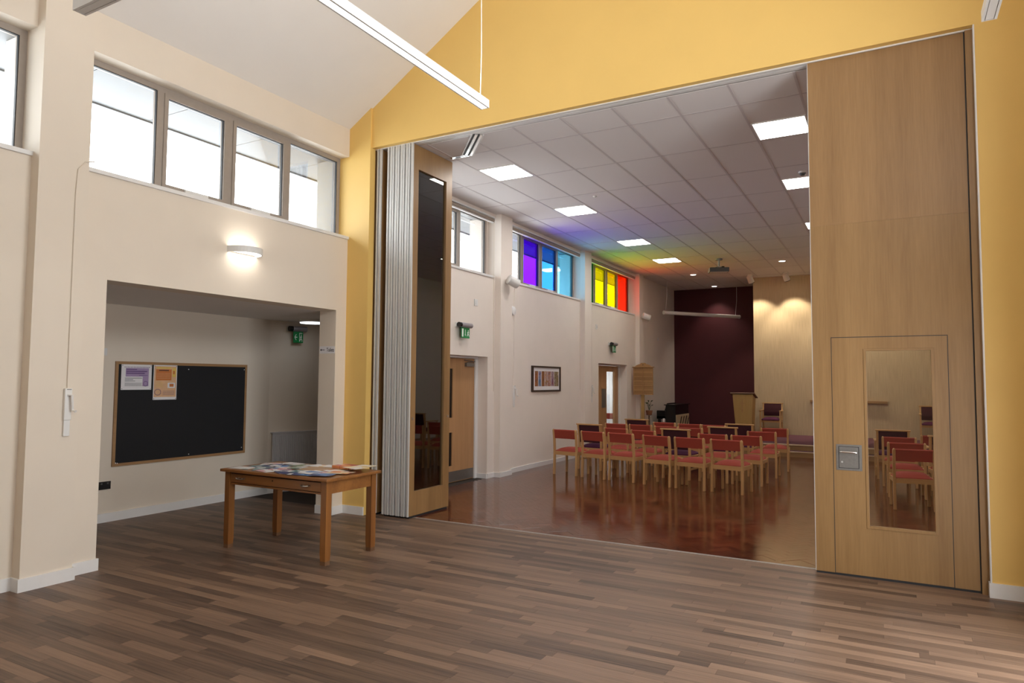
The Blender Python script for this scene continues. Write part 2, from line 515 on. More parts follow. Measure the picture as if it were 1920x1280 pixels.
S(b, 'wall_beige', M['beige_wall'], 'beige fabric wall washed by spotlights')
b = MB(); b.box(XC, XC + 0.2, 0.25, YBEI, 0, HCH + 0.3)
S(b, 'wall_right_chapel', M['magnolia'], 'off-white far right chapel wall')
b = MB(); b.box(-0.5, XC + 0.2, 0.2, YRED + 0.2, HCH + 0.03, HCH + 0.3)
chapel_ceiling = S(b, 'ceiling_chapel', M['ceil_white'], 'suspended tiled ceiling of the chapel', 'ceiling')
# plaster margin before the beige wall
b = MB(); b.box(XBEI - 0.02, XC, 12.94, YBEI, HCH - 0.004, HCH + 0.03)
S(b, 'trim_margin', M['ceil_white'], 'pale plaster margin between tiles and beige wall', 'trim')

# skirting boards
SK = 0.1
b = MB()
t = 0.016
b.box(0, t, YB, -3.672 - t, 0, SK); b.box(0, 0.1135 + t, -3.672 - t, -3.672, 0, SK)
b.box(0.1135, 0.1135 + t, -3.672, -3.285, 0, SK); b.box(0, 0.1135 + t, -3.285, -3.285 + t, 0, SK)
b.box(0, t, -3.285 + t, -3.032, 0, SK); b.box(-0.27, t, -3.032, -3.032 + t, 0, SK)
b.box(-0.27, t, -0.208 - t, -0.208, 0, SK); b.box(0, t, -0.208, -0.03 - t, 0, SK)
b.box(0, XL, -0.03 - t, -0.03, 0, SK)
S(b, 'baseboard_left', M['white'], 'white skirting along the cream wall and column', 'baseboard')
b = MB(); b.box(AX, AX + t, -6.0, 0.46, 0, SK)
b.add([A0, A1, A1 - nrm.normalized() * t, A0 - nrm.normalized() * t] + [p + Vector((0, 0, SK)) for p in (A0, A1, A1 - nrm.normalized() * t, A0 - nrm.normalized() * t)],
      [(0, 1, 2, 3), (4, 5, 6, 7), (0, 1, 5, 4), (1, 2, 6, 5), (2, 3, 7, 6), (3, 0, 4, 7)])
S(b, 'baseboard_alcove', M['white'], 'white skirting under the notice board', 'baseboard')
b = MB(); b.box(XR - t, XR, 0, 0.05, 0, SK + 0.012); b.box(XR - t, XF, -t, 0, 0, SK + 0.012)
S(b, 'baseboard_right', M['white'], 'white skirting below the yellow wall on the right', 'baseboard')
b = MB()
b.box(0, t, 0.25, 2.0, 0, 0.08)
for ya, yb in ((3.43, 3.66), (4.06, 7.37), (7.75, 8.45), (10.41, 11.1), (11.45, YRED)):
    b.box(0, t, ya, yb, 0, 0.08)
for ya, yb in ((3.66, 4.06), (7.37, 7.75), (11.1, 11.45)):
    b.box(0.1135, 0.1135 + t, ya - t, yb + t, 0, 0.08); b.box(t, 0.1135, ya - t, ya, 0, 0.08); b.box(t, 0.1135, yb, yb + t, 0, 0.08)
b.box(-0.2, 0, 3.43 - t, 3.43, 0, 0.08); b.box(-0.2, 0, 10.41 - t, 10.41, 0, 0.08)
S(b, 'baseboard_chapel', M['white'], 'white skirting along the chapel wall', 'baseboard')

# header track and jamb trims
b = MB()
b.box(XL, XR, 0.065, 0.105, HOP - 0.012, HOP + 0.05, 0)
b.box(XL, XR, 0.105, 0.118, HOP + 0.02, HOP + 0.05, 1)
b.box(XL, XR, 0.118, 0.17, HOP - 0.012, HOP + 0.05, 0)
b.box(XL, XR, 0.17, 0.2, HOP - 0.008, HOP + 0.05, 2)
S(b, 'trim_track', [M['white'], M['gasket'], M['alu']], 'slim head track above the folding partition', 'trim')
b = MB(); b.box(XR - 0.006, XR + 0.004, -0.004, 0.05, SK, HOP)
S(b, 'trim_bead', M['white'], 'white edge bead on the right jamb', 'trim')
b = MB(); b.box(6.572, XR, 0.055, 0.17, 0, HOP - 0.012)
S(b, 'trim_jamb', M['oak_infill'], 'narrow oak jamb beside the fixed leaf', 'trim')

# windows ------------------------------------------------------------------
def make_window(name, ye, panes, label, start=-3.28, handles=True):
    root = thing(name, label, 'window', (FRAMEX, ye, SILL), None, 'structure')
    x0, x1 = FRAMEX - 0.065, FRAMEX
    zb, zt = SILL + 0.012, HEAD
    f = MB()
    f.box(x0, x1, ye + start, ye, zt - 0.055, zt); f.box(x0, x1, ye + start, ye, zb, zb + 0.035)
    f.box(x0, x1, ye - 0.055, ye, zb + 0.035, zt - 0.055); f.box(x0, x1, ye + start, ye + start + 0.055, zb + 0.035, zt - 0.055)
    f.build('window_frame', M['frame'], root)
    for c in (-2.465, -1.67, -0.865):
        MB().box(x0, x1, ye + c - 0.035, ye + c + 0.035, zb + 0.035, zt - 0.055).build('mullion', M['frame'], root)
    g = MB()
    spans = ((start + 0.055, -2.50), (-2.43, -1.705), (-1.635, -0.90), (-0.83, -0.055))
    for i, (a, c) in enumerate(spans):
        a += ye; c += ye
        za, zc = zb + 0.035, zt - 0.055
        if i in (1, 2):
            s = MB()
            xs0, xs1 = x0 + 0.01, x1 + 0.012
            s.box(xs0, xs1, a, c, zc - 0.045, zc - 0.004); s.box(xs0, xs1, a, c, za, za + 0.042)
            s.box(xs0, xs1, a, a + 0.04, za + 0.042, zc - 0.045); s.box(xs0, xs1, c - 0.04, c, za + 0.042, zc - 0.045)
            sash = s.build('sash', M['frame'], root)
            MB().box(x1 + 0.012, x1 + 0.04, (a + c) / 2 - 0.13, (a + c) / 2 + 0.13, za + 0.004, za + 0.034).build('chain_opener', M['plastic'], sash)
            a += 0.04; c -= 0.04; za += 0.042; zc -= 0.045
        gk = MB()
        for (ya, yb, z0, z1) in ((a, c, zc - 0.006, zc), (a, c, za, za + 0.006), (a, a + 0.005, za + 0.006, zc - 0.006), (c - 0.007, c, za + 0.006, zc - 0.006)):
            gk.box(x1 - 0.03, x1 - 0.004, ya, yb, z0, z1)
        gk.build('gasket', M['gasket'], root)
        MB().box(x1 - 0.036, x1 - 0.032, a, c, za, zc).build('pane', M[panes[i]], root)
    s = MB(); s.box(x1 - 0.02, 0.022, ye + start, ye, SILL - 0.025, SILL + 0.012)
    s.build('window_sill', M['white'], root, bevel=0.004)
    return root


make_window('window_1', -0.03, ['pane'] * 4, 'high clear four-pane window above the wall light')
make_window('window_2', -3.672, ['pane'] * 4, 'high clear window at the left edge of the view')
make_window('window_3', 3.61, ['pane'] * 4, 'high clear window just behind the folded partition')
make_window('window_4', 7.36, ['pane', 'pane_purple', 'pane_blue', 'pane_cyan'], 'high window with purple, blue and cyan panes')
make_window('window_5', 11.0, ['pane_green', 'pane_yellow', 'pane_amber', 'pane_red'], 'high window with green, yellow and red panes')
# right-hand clerestory and doors, outside the view, let the same daylight in
b = MB()
for y in (-6.9, -5.55, -4.2, -2.9, -1.56):
    b.box(XF + 0.06, XF + 0.12, y, y + 0.06, SILL, HEAD)
for ya, yb in ((-3.0, -1.2),):
    for k in range(3):
        y = ya + (yb - ya - 0.06) * k / 2
        b.box(XF + 0.06, XF + 0.12, y, y + 0.06, 0.08, 2.22)
    b.box(XF + 0.06, XF + 0.12, ya, yb, 0, 0.08); b.box(XF + 0.06, XF + 0.12, ya, yb, 2.22, 2.3)
S(b, 'window_6', M['frame'], 'bronze window and door frames in the right wall', 'window')

# eaves outside the windows
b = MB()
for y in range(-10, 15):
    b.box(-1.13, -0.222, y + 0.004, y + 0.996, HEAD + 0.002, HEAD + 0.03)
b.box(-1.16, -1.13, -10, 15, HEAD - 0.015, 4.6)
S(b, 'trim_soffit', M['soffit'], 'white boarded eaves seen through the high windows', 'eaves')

# ------------------------------------------------------------------ floors
fl = MB().box(-2.6, XF + 0.2, YB - 0.2, 0.19, -0.12, -0.0025)
floor = S(fl, 'floor', M['joint'], 'brown plank-effect vinyl floor of the front hall', 'floor')
PW = 0.078
planks = []
rows = int((0.165 - YB) / PW) + 1
for r in range(rows):
    y1 = 0.165 - r * PW
    x = -2.2 - random.random()
    while x < XF:
        L = random.choice((0.5, 0.5, 0.72, 0.9, 1.0))
        xa, xb = max(x, -2.15), min(x + L, XF)
        if xb - xa > 0.03:
            planks.append((xa, xb, y1 - PW, y1, random.betavariate(1.3, 1.5)))
        x += L


def project(p):
    q = Vector(p) - CAM
    z = q.dot(fwd)
    if z < 0.2: return None
    return 960 + 1280 * q.dot(r2) / z, 640 - 1280 * q.dot(u2) / z, z


def shown(rect):
    pr = project(((rect[0] + rect[1]) / 2, (rect[2] + rect[3]) / 2, 0))
    if pr is None or not (-40 < pr[0] < 1960 and pr[1] < 1300): return 0
    return 1.0 / pr[2]


def slab(mb, x0, x1, y0, y1, h=0.0025, g=0.0006):
    vs = [(x0 + g, y0 + g, 0), (x1 - g, y0 + g, 0), (x1 - g, y1 - g, 0), (x0 + g, y1 - g, 0),
          (x0, y0, -h), (x1, y0, -h), (x1, y1, -h), (x0, y1, -h)]
    mb.add(vs, [(0, 1, 2, 3), (0, 4, 5, 1), (1, 5, 6, 2), (2, 6, 7, 3), (3, 7, 4, 0)])


planks.sort(key=lambda p: -shown(p))
cache = {}
for p in planks[:300]:
    L = round(p[1] - p[0], 3)
    if L not in cache:
        mb = MB(); slab(mb, 0, L, 0, PW)
        o = mb.build('floor_plank', M['plank'], floor); cache[L] = o.data
    else:
        o = bpy.data.objects.new('floor_plank', cache[L]); COL.objects.link(o); o.parent = floor
    o.location = (p[0], p[2], 0)
    o['shade'] = 0.02 + p[4]


def field(name, items, mat, parent, gen):
    mb = MB(); sh = []
    for it in items:
        n0 = len(mb.f)
        gen(mb, it)
        sh += [it[4]] * (len(mb.f) - n0)
    o = mb.build(name, mat, parent)
    at = o.data.attributes.new('shade', 'FLOAT', 'FACE')
    at.data.foreach_set('value', sh)
    return tag(o, None, None, None, 'stuff')


field('floor_plank_field', planks[300:], M['plank'], floor, lambda mb, p: slab(mb, *p[:4]))

b = MB().box(-3.2, XC + 0.2, 0.19, YRED + 0.2, -0.12, -0.0025)
chfloor = S(b, 'floor_chapel', M['joint'], 'polished red-brown herringbone parquet floor of the chapel', 'floor')
b = MB().box(XL, XR, 0.165, 0.2, -0.01, 0.003)
S(b, 'trim_threshold', M['threshold'], 'thin metal threshold strip between vinyl and parquet', 'trim')
BL, BW = 0.24, 0.08
c45 = math.sqrt(0.5)
blocks = []
for i in range(-260, 420):
    for j in range(-60, 90):
        for kind in (0, 1):
            ox, oy = i * BW + j * BL, i * BW - j * BL
            cx, cy = (ox + BL / 2, oy + BW / 2) if kind == 0 else (ox + BL + BW / 2, oy + BW - BL / 2)
            X, Y = c45 * (cx - cy), c45 * (cx + cy)
            if 0.05 < X < XC - 0.05 and 0.345 < Y < 10.2:
                blocks.append((X, Y, kind, (random.uniform(-1, 1), random.uniform(-1, 1)), random.betavariate(2, 2)))


def block_geo(mb, it, local=False):
    X, Y, kind = it[:3]
    a = math.radians(45 if kind == 0 else 135)
    ux, uy = math.cos(a), math.sin(a)
    if local: X = Y = 0
    vs = []
    tl, tw = it[3]
    for (h, z) in ((0.0006, 0), (0, -0.0025)):
        for sx, sy in ((-1, -1), (1, -1), (1, 1), (-1, 1)):
            l, q = sx * (BL / 2 - h), sy * (BW / 2 - h)
            vs.append((X + l * ux - q * uy, Y + l * uy + q * ux, z + (0 if local else l * tl * 0.0022 + q * tw * 0.004)))
    mb.add(vs, [(0, 1, 2, 3), (0, 4, 5, 1), (1, 5, 6, 2), (2, 6, 7, 3), (3, 7, 4, 0)])


def seen_block(it):
    if not (0.95 < it[0] < 5.35): return 0
    return shown((it[0], it[0], it[1], it[1]))


blocks.sort(key=lambda q: -seen_block(q))
bmesh_k = {}
for it in blocks[:300]:
    if it[2] not in bmesh_k:
        mb = MB(); block_geo(mb, it, True)
        o = mb.build('parquet_block', M['parquet'], chfloor); bmesh_k[it[2]] = o.data
    else:
        o = bpy.data.objects.new('parquet_block', bmesh_k[it[2]]); COL.objects.link(o); o.parent = chfloor
    o.location = (it[0], it[1], 0)
    o.rotation_euler = (it[3][0] * 0.003, it[3][1] * 0.003, 0)
    o['shade'] = 0.02 + it[4]
field('parquet_field', blocks[300:], M['parquet'], chfloor, lambda mb, it: block_geo(mb, it))
# border boards at the threshold and along the walls
bb = []
x = 0.02
while x < XC - 0.05:
    L = 0.9
    bb.append((x, min(x + L, XC - 0.01), 0.2, 0.3, random.betavariate(2, 2))); x += L
field('parquet_border', bb, M['parquet'], chfloor, lambda mb, p: slab(mb, *p[:4], 0.0025, 0.0006)).location.z = 0.0008
b = MB().box(0.0, XC, 0.2, YRED, -0.004, -0.0012)
o = b.build('parquet_underlay', M['parquet'], chfloor)
o['shade'] = 0.4

# ------------------------------------------------------------------ suspended ceiling: tiles, bars, panels of light
xl = [0.0] + [0.45 + 0.6 * k for k in range(12)] + [XC]
yl = [0.2] + [0.755 + 1.2 * k for k in range(12)] + [YRED]
LX = (1.05, 4.65)
LY = (1.355, 3.755, 6.755, 9.155)
lights = [(x, y) for x in LX for y in LY]
tcache = {}


def tile(x0, x1, y0, y1):
    k = (round(x1 - x0, 3), round(y1 - y0, 3))
    if k not in tcache:
        mb = MB().box(0.004, k[0] - 0.004, 0.004, k[1] - 0.004, 0, 0.014)
        o = mb.build('ceiling_tile', M['tile'], chapel_ceiling, bevel=0.002, seg=1); tcache[k] = o.data
    else:
        o = bpy.data.objects.new('ceiling_tile', tcache[k]); COL.objects.link(o); o.parent = chapel_ceiling
    o.location = (x0, y0, HCH)


for i in range(len(xl) - 1):
    for j in range(len(yl) - 1):
        x0, x1, y0, y1 = xl[i], xl[i + 1], yl[j], yl[j + 1]
        if x1 > XBEI + 0.2 and y0 > 12.9: continue
        if x1 > XBEI + 0.2 and y1 > 12.94: y1 = 12.94
        hit = [l for l in lights if abs(l[0] - x0) < 0.05 and y0 - 0.05 < l[1] < y1 - 0.3]
        if hit:
            ly = hit[0][1]
            if ly - y0 > 0.3: tile(x0, x1, y0, ly)
            else: tile(x0, x1, ly + 0.6, y1)
        else:
            tile(x0, x1, y0, y1)
for x in xl[1:-1]:
    MB().box(x - 0.012, x + 0.012, 0.2, 12.94 if x > XBEI else YRED, HCH - 0.003, HCH + 0.02).build('grid_bar', M['tbar'], chapel_ceiling)
for y in yl[1:-1]:
    if y < 12.94 or True:
        MB().box(0, XC if y < 12.9 else XBEI, y - 0.012, y + 0.012, HCH - 0.0025, HCH + 0.02).build('grid_bar', M['tbar'], chapel_ceiling)
ordn = ['nearest', 'second', 'third', 'farthest']
where = {1.05: 'in the row over the coloured windows', 4.65: 'in the middle row'}
led0 = None
for (x, y) in lights:
    if led0 is None:
        led0 = thing('ceiling_light', '', '', (x, y, HCH))
        fr = MB()
        for (a, c, e, g) in ((0.012, 0.588, 0.012, 0.03), (0.012, 0.588, 0.57, 0.588), (0.012, 0.03, 0.03, 0.57), (0.57, 0.588, 0.03, 0.57)):
            fr.box(x + a, x + c, y + e, y + g, HCH - 0.004, HCH + 0.02)
        fr.build('light_frame', M['white'], led0)
        MB().box(x + 0.03, x + 0.57, y + 0.03, y + 0.57, HCH - 0.002, HCH + 0.01).build('diffuser', M['led'], led0)
        o = led0
    else:
        o = copy_tree(led0)
        o.location = (x, y, HCH)
    tag(o, 'square flat ceiling light, %s %s' % (ordn[LY.index(y)], where[x]), 'ceiling light', 'square ceiling lights of the chapel')

# ------------------------------------------------------------------ doors of the chapel wall
def make_door(name, label, ya, yb, top, glazed):
    """door frame and leaf set 0.2 m back in the wall, opening between ya and yb"""
    root = thing(name, label, 'door', (-0.2, (ya + yb) / 2, 0), None, 'structure')
    xf0, xf1 = -0.27, -0.2
    f = MB()
    f.box(xf0, xf1 + 0.012, yb - 0.085, yb, 0, top - 0.035); f.box(xf0, xf1 + 0.012, ya, ya + 0.085, 0, top - 0.035)
    f.box(xf0, xf1 + 0.012, ya, yb, top - 0.035, top)
    f.build('door_frame', M['white'], root, bevel=0.004)
    z1 = top - 0.04
    y0, y1 = ya + 0.09, yb - 0.09
    if not glazed:
        half = (y0 + y1) / 2 - 0.28
        for (a, c, lead) in ((half + 0.004, y1, True), (y0, half - 0.004, False)):
            v0, v1 = (a + 0.16, a + 0.255) if lead else (c - 0.255, c - 0.16)
            l = MB()
            l.box(-0.255, -0.21, a, v0, 0.01, z1); l.box(-0.255, -0.21, v1, c, 0.01, z1)
            for (p, q) in ((0.01, 0.26), (0.82, 1.03), (1.845, z1)):
                l.box(-0.255, -0.21, v0, v1, p, q)
            leaf = l.build('door_leaf', M['door_oak'], root)
            for (p, q) in ((0.26, 0.82), (1.03, 1.845)):
                MB().box(-0.24, -0.228, v0, v1, p, q).build('vision_pane', M['black'], leaf)
                bd = MB()
                bd.box(-0.235, -0.204, v0, v1, p, p + 0.012); bd.box(-0.235, -0.204, v0, v1, q - 0.012, q)
                bd.build('glazing_bead', M['door_oak'], leaf)
            MB().box(-0.21, -0.207, a + 0.01, c - 0.01, 0.02, 0.185).build('kick_plate', M['steel'], leaf)
            if lead:
                cl = MB(); cl.box(-0.21, -0.165, y1 - 0.3, y1 - 0.06, z1 - 0.13, z1 - 0.07)
                clo = cl.build('door_closer', M['steel'], leaf, bevel=0.004)
                MB().tube([(-0.19, y1 - 0.26, z1 - 0.065), (-0.12, y1 - 0.12, z1 - 0.05), (-0.19, y1 - 0.34, z1 - 0.025)], 0.008, 6).build('closer_arm', M['steel'], clo)
    else:
        a, c = y1 - 1.2, y1
        v0, v1 = y1 - 0.81, y1 - 0.265
        l = MB()
        l.box(-0.255, -0.21, a, v0, 0.01, z1); l.box(-0.255, -0.21, v1, c, 0.01, z1)
        l.box(-0.255, -0.21, v0, v1, 0.01, 0.25); l.box(-0.255, -0.21, v0, v1, 1.89, z1)
        leaf = l.build('door_leaf', M['door_oak'], root)
        MB().box(-0.236, -0.23, v0, v1, 0.25, 1.89).build('vision_pane', M['pane'], leaf)
        MB().box(-0.21, -0.206, v0 - 0.34, v0 - 0.06, 1.0, 1.46).build('push_plate', M['steel'], leaf)
        l2 = MB().box(-0.255, -0.21, y0, a - 0.01, 0.01, z1)
        l2.build('door_leaf', M['door_oak'], root)
    return root


make_door('door_1', 'oak double door with narrow vision slots beside the folded partition', 2.0, 3.43, 2.045, False)
make_door('door_2', 'oak glazed door behind the chairs, bright lobby beyond', 8.45, 10.41, 2.07, True)
# lobby beyond the glazed door
b = MB()
b.box(-3.2, -3.1, 8.0, 14.9, 0, 0.95); b.box(-3.2, -3.1, 8.0, 14.9, 1.95, 2.6)
for y in (9.0, 10.4, 11.8, 13.2, 14.6): b.box(-3.2, -3.1, y, y + 0.07, 0.95, 1.95)
b.box(-3.2, -3.1, 8.0, 14.9, 1.22, 1.27)
b.box(-3.2, -0.2, 14.9, 15.0, 0, 2.6)
b.box(-3.2, -0.2, 7.9, 8.0, 0, 2.6); b.box(-3.2, -0.5, 7.9, 15.0, 2.6, 2.7)
S(b, 'wall_lobby', M['white'], 'white lobby walls and window bars seen through the glazed door')

# ------------------------------------------------------------------ fixed leaf with pass door
fx = thing('partition_leaf', 'tall oak partition leaf standing closed at the right of the opening', 'partition', (5.97, 0.12, 0))
PY0, PY1 = 0.08, 0.175
x0, x1, d0, d1 = 5.38, 6.563, 5.531, 6.39
ZJ = 3.035
up = MB().box(x0, x1, PY0, PY1, ZJ + 0.0008, 4.535)
up.build('upper_panel', M['oak_veneer'], fx)
lo = MB()
lo.box(x0, d0 - 0.004, PY0, PY1, 0.018, ZJ); lo.box(d1 + 0.004, x1, PY0, PY1, 0.018, ZJ); lo.box(d0 - 0.004, d1 + 0.004, PY0, PY1, 2.042, ZJ)
lo.build('lower_panel', M['oak_veneer_low'], fx)
ed = MB()
ed.box(x0 - 0.006, x0, PY0 - 0.001, PY1, 0.018, 4.535)
ed.build('edge_profile', M['alu'], fx)
se = MB()
se.box(x1, x1 + 0.008, PY0 - 0.001, PY1, 0.0, 4.54); se.box(x0, x1, PY0 + 0.005, PY1 - 0.005, 0.0, 0.018); se.box(x0, x1, PY0 - 0.001, PY1, 4.535, 4.541)
for a in (d0 - 0.004, d1 - 0.001):
    se.box(a, a + 0.005, PY0 - 0.0005, PY1 - 0.02, 0.018, 2.042)
se.box(d0, d1, PY0 - 0.0005, PY1 - 0.02, 2.036, 2.042)
se.build('seal_and_dark_gap', M['gasket'], fx)
g0, g1, gz0, gz1 = 5.79, 6.283, 0.43, 1.925
dl = MB()
dl.box(d0 + 0.001, g0, PY0, PY1 - 0.01, 0.02, 2.036); dl.box(g1, d1 - 0.001, PY0, PY1 - 0.01, 0.02, 2.036)
dl.box(g0, g1, PY0, PY1 - 0.01, 0.02, gz0); dl.box(g0, g1, PY0, PY1 - 0.01, gz1, 2.036)
pdoor = dl.build('pass_door', M['oak_veneer_low'], fx)
be = MB()
be.box(g0 - 0.012, g0 + 0.01, PY0 - 0.006, PY0 + 0.03, gz0 - 0.012, gz1 + 0.012); be.box(g1 - 0.01, g1 + 0.012, PY0 - 0.006, PY0 + 0.03, gz0 - 0.012, gz1 + 0.012)
be.box(g0 + 0.01, g1 - 0.01, PY0 - 0.006, PY0 + 0.03, gz0 - 0.012, gz0 + 0.012); be.box(g0 + 0.01, g1 - 0.01, PY0 - 0.006, PY0 + 0.03, gz1 - 0.006, gz1 + 0.012)
be.build('glazing_bead', M['oak_infill'], pdoor, bevel=0.002)
MB().box(g0, g1, PY0 + 0.035, PY0 + 0.041, gz0, gz1).build('vision_pane', M['vision'], pdoor)
hx0, hx1, hz0, hz1 = 5.553, 5.752, 0.895, 1.115
ha = MB()
ha.box(hx0, hx1, PY0 - 0.004, PY0, hz0, hz0 + 0.02); ha.box(hx0, hx1, PY0 - 0.004, PY0, hz1 - 0.02, hz1)
ha.box(hx0, hx0 + 0.02, PY0 - 0.004, PY0, hz0 + 0.02, hz1 - 0.02); ha.box(hx1 - 0.025, hx1, PY0 - 0.004, PY0, hz0 + 0.02, hz1 - 0.02)
ha.box(hx0 + 0.02, hx1 - 0.025, PY0 - 0.0015, PY0, hz0 + 0.02, hz1 - 0.02)
hp = ha.build('handle_plate', M['steel'], pdoor)
hg = MB()
for (a, c, e, g) in ((hx0 + 0.018, hx1 - 0.022, hz0 + 0.017, hz0 + 0.021), (hx0 + 0.018, hx1 - 0.022, hz1 - 0.021, hz1 - 0.017), (hx0 + 0.018, hx0 + 0.023, hz0 + 0.021, hz1 - 0.021), (hx1 - 0.027, hx1 - 0.022, hz0 + 0.021, hz1 - 0.021)):
    hg.box(a, c, PY0 - 0.0047, PY0 - 0.001, e, g)
hg.build('inner_outline', M['gasket'], hp)  # dark outline round the inner square of the plate
MB().tube([(hx0 + 0.035, PY0 - 0.001, 1.053), (hx0 + 0.035, PY0 - 0.028, 1.053), (hx0 + 0.05, PY0 - 0.034, 1.053), (hx1 - 0.05, PY0 - 0.034, 1.05), (hx1 - 0.042, PY0 - 0.03, 1.05)], 0.009, 10).build('lever', M['chrome'], hp, smooth=True)
MB().cyl((hx0 + 0.045, PY0 - 0.003, 0.965), 0.008, 0.004, 'y', 12).build('key_cylinder', M['alu'], hp)

# ------------------------------------------------------------------ folded leaves parked at the left
PT, YF, YE = 0.072, 0.055, 0.905


def folded_leaf(xc, label, glazed=False):
    """leaf standing edge-on; xc = its left face"""
    r = thing('folded_leaf', label, 'partition', (xc + PT / 2, 0.45, 0), 'folded partition leaves')
    a, c = xc, xc + PT
    w0, w1, wz0, wz1 = 0.175, 0.775, 0.31, 4.235
    l = MB()
    if glazed:
        l.box(a, c, YF + 0.02, w0, 0.025, 4.53); l.box(a, c, w1, YE, 0.025, 4.53)
        l.box(a, c, w0, w1, 0.025, wz0); l.box(a, c, w0, w1, wz1, 4.53)
    else:
        l.box(a, c, YF + 0.02, YE, 0.025, 4.53)
    l.build('leaf_panel', M['oak_veneer'], r)
    for (p, q, dy, mt) in ((0.0, 0.021, 0.0, 'edge_white'), (0.026, 0.044, 0.012, 'alu'), (0.050, 0.072, 0.0, 'edge_white')):
        MB().box(a + p, a + q, YF + dy, YF + 0.02, 0.022, 4.535).build('edge_strip', M[mt], r)
    sl = MB()
    sl.box(a + 0.021, a + 0.026, YF + 0.013, YF + 0.0195, 0.022, 4.5); sl.box(a + 0.044, a + 0.05, YF + 0.013, YF + 0.0195, 0.022, 4.5)
    sl.box(a + 0.01, c - 0.01, YF + 0.04, YE - 0.02, 0.0, 0.025)  # black block stands in for the shadow in the gap under the leaf
    sl.build('seal_and_dark_gap', M['gasket'], r)
    if not glazed:
        return r
    MB().box(a + 0.04, a + 0.046, w0, w1, wz0, wz1).build('glass_pane', M['smoked'], r)
    MB().cyl((c + 0.004, 0.115, 1.18), 0.017, 0.01, 'x', 14).build('lock', M['chrome'], r)
    MB().cyl((c + 0.004, 0.855, 1.18), 0.017, 0.01, 'x', 14).build('lock', M['chrome'], r)
    return r


folded_leaf(0.385, 'folded oak leaf standing alone next to the yellow pier')
words = ['first', 'second', 'third', 'fourth', 'outermost']
for k in range(5):
    folded_leaf(0.552 + k * 0.081, 'glazed oak leaf, outermost of the folded stack, facing the chapel opening' if k == 4 else
                'folded oak leaf with aluminium edges, %s in the tight stack from the left' % words[k], k == 4)

# parking track in the ceiling
pt = thing('parking_track', 'short diagonal aluminium parking track in the ceiling above the folded leaves', 'track', (1.5, 0.5, HCH))
pa, pb_ = Vector((1.80, 0.20, 0)), Vector((1.29, 0.765, 0))
dd = (pb_ - pa); ang = math.atan2(dd.y, dd.x); mid = (pa + pb_) / 2
nn = Vector((-math.sin(ang), math.cos(ang), 0))
for off, m in ((-0.055, 'white'), (-0.03, 'chrome'), (0.0, 'gasket'), (0.03, 'chrome'), (0.058, 'gasket'), (0.082, 'white')):
    wdt = 0.018 if m == 'gasket' else (0.03 if m == 'chrome' else 0.014)
    c = mid + nn * off
    MB().cbox((c.x, c.y, HCH - 0.002), dd.length, wdt, 0.014 if m != 'gasket' else 0.01, ang).build('track_rail', M[m], pt)
for off, m in ((-0.02, 'chrome'), (0.0, 'gasket'), (0.02, 'chrome')):
    MB().box(1.02, 1.29, 0.765 + off - 0.01, 0.765 + off + 0.01, HCH - 0.008, HCH + 0.004).build('track_rail', M[m], pt)

# ------------------------------------------------------------------ pendants
def pendant(label, p0, p1, wires, lit=True):
    """p0, p1: ends of the underside; slim aluminium body with lit underside and uplight"""
    p0, p1 = Vector(p0), Vector(p1)
    r = thing('pendant_light', label, 'pendant light', (p0 + p1) / 2, 'slim hanging lights of the front hall')
    c = (p0 + p1) / 2; L = (p1 - p0).length; a = math.atan2(p1.y - p0.y, p1.x - p0.x)
    q = Vector((-math.sin(a), math.cos(a), 0))
    W, Hh = 0.066, 0.055
    body = MB()
    for sgn in (-1, 1):
        cc = c + q * sgn * (W / 2 - 0.006)
        body.cbox((cc.x, cc.y, c.z + Hh / 2), L, 0.012, Hh, a)
    body.cbox((c.x, c.y, c.z + Hh / 2 + 0.004), L - 0.002, W - 0.024, 0.02, a)
    u = Vector((math.cos(a), math.sin(a), 0))
    for sgn in (-1, 1):
        cc = c + u * sgn * (L / 2 + 0.004)
        body.cbox((cc.x, cc.y, c.z + Hh / 2), 0.008, W, Hh, a)
    body.build('light_body', M['plastic'], r)
    MB().cbox((c.x, c.y, c.z + 0.004), L - 0.004, W - 0.03, 0.006, a).build('diffuser', M['pend_down'] if lit else M['plastic'], r)
    MB().cbox((c.x, c.y, c.z + Hh - 0.006), L - 0.1, 0.03, 0.006, a).build('uplight', M['pend_up'] if lit else M['white'], r)
    for t_ in wires:
        p = p0 + (p1 - p0) * t_
        zt = roof(p.x)
        MB().tube([(p.x, p.y, c.z + Hh - 0.002), (p.x + 0.006, p.y, c.z + 0.35), (p.x, p.y, c.z + 0.9), (p.x, p.y, zt + 0.01)], 0.0022, 5).build('suspension_wire', M['white'], r)


pendant('long white hanging light in the top centre pointing at the yellow wall', (3.592, -2.60, 3.5), (3.592, -4.45, 3.5), (0.03, 0.9))
pendant('hanging light whose end shows in the top left corner', (2.41, -4.62, 3.5), (5.0, -4.62, 3.5), (0.06, 0.94), False)
pendant('hanging light whose end shows in the top right corner', (6.463, -2.36, 3.5), (6.463, -4.45, 3.5), (0.06, 0.94), False)

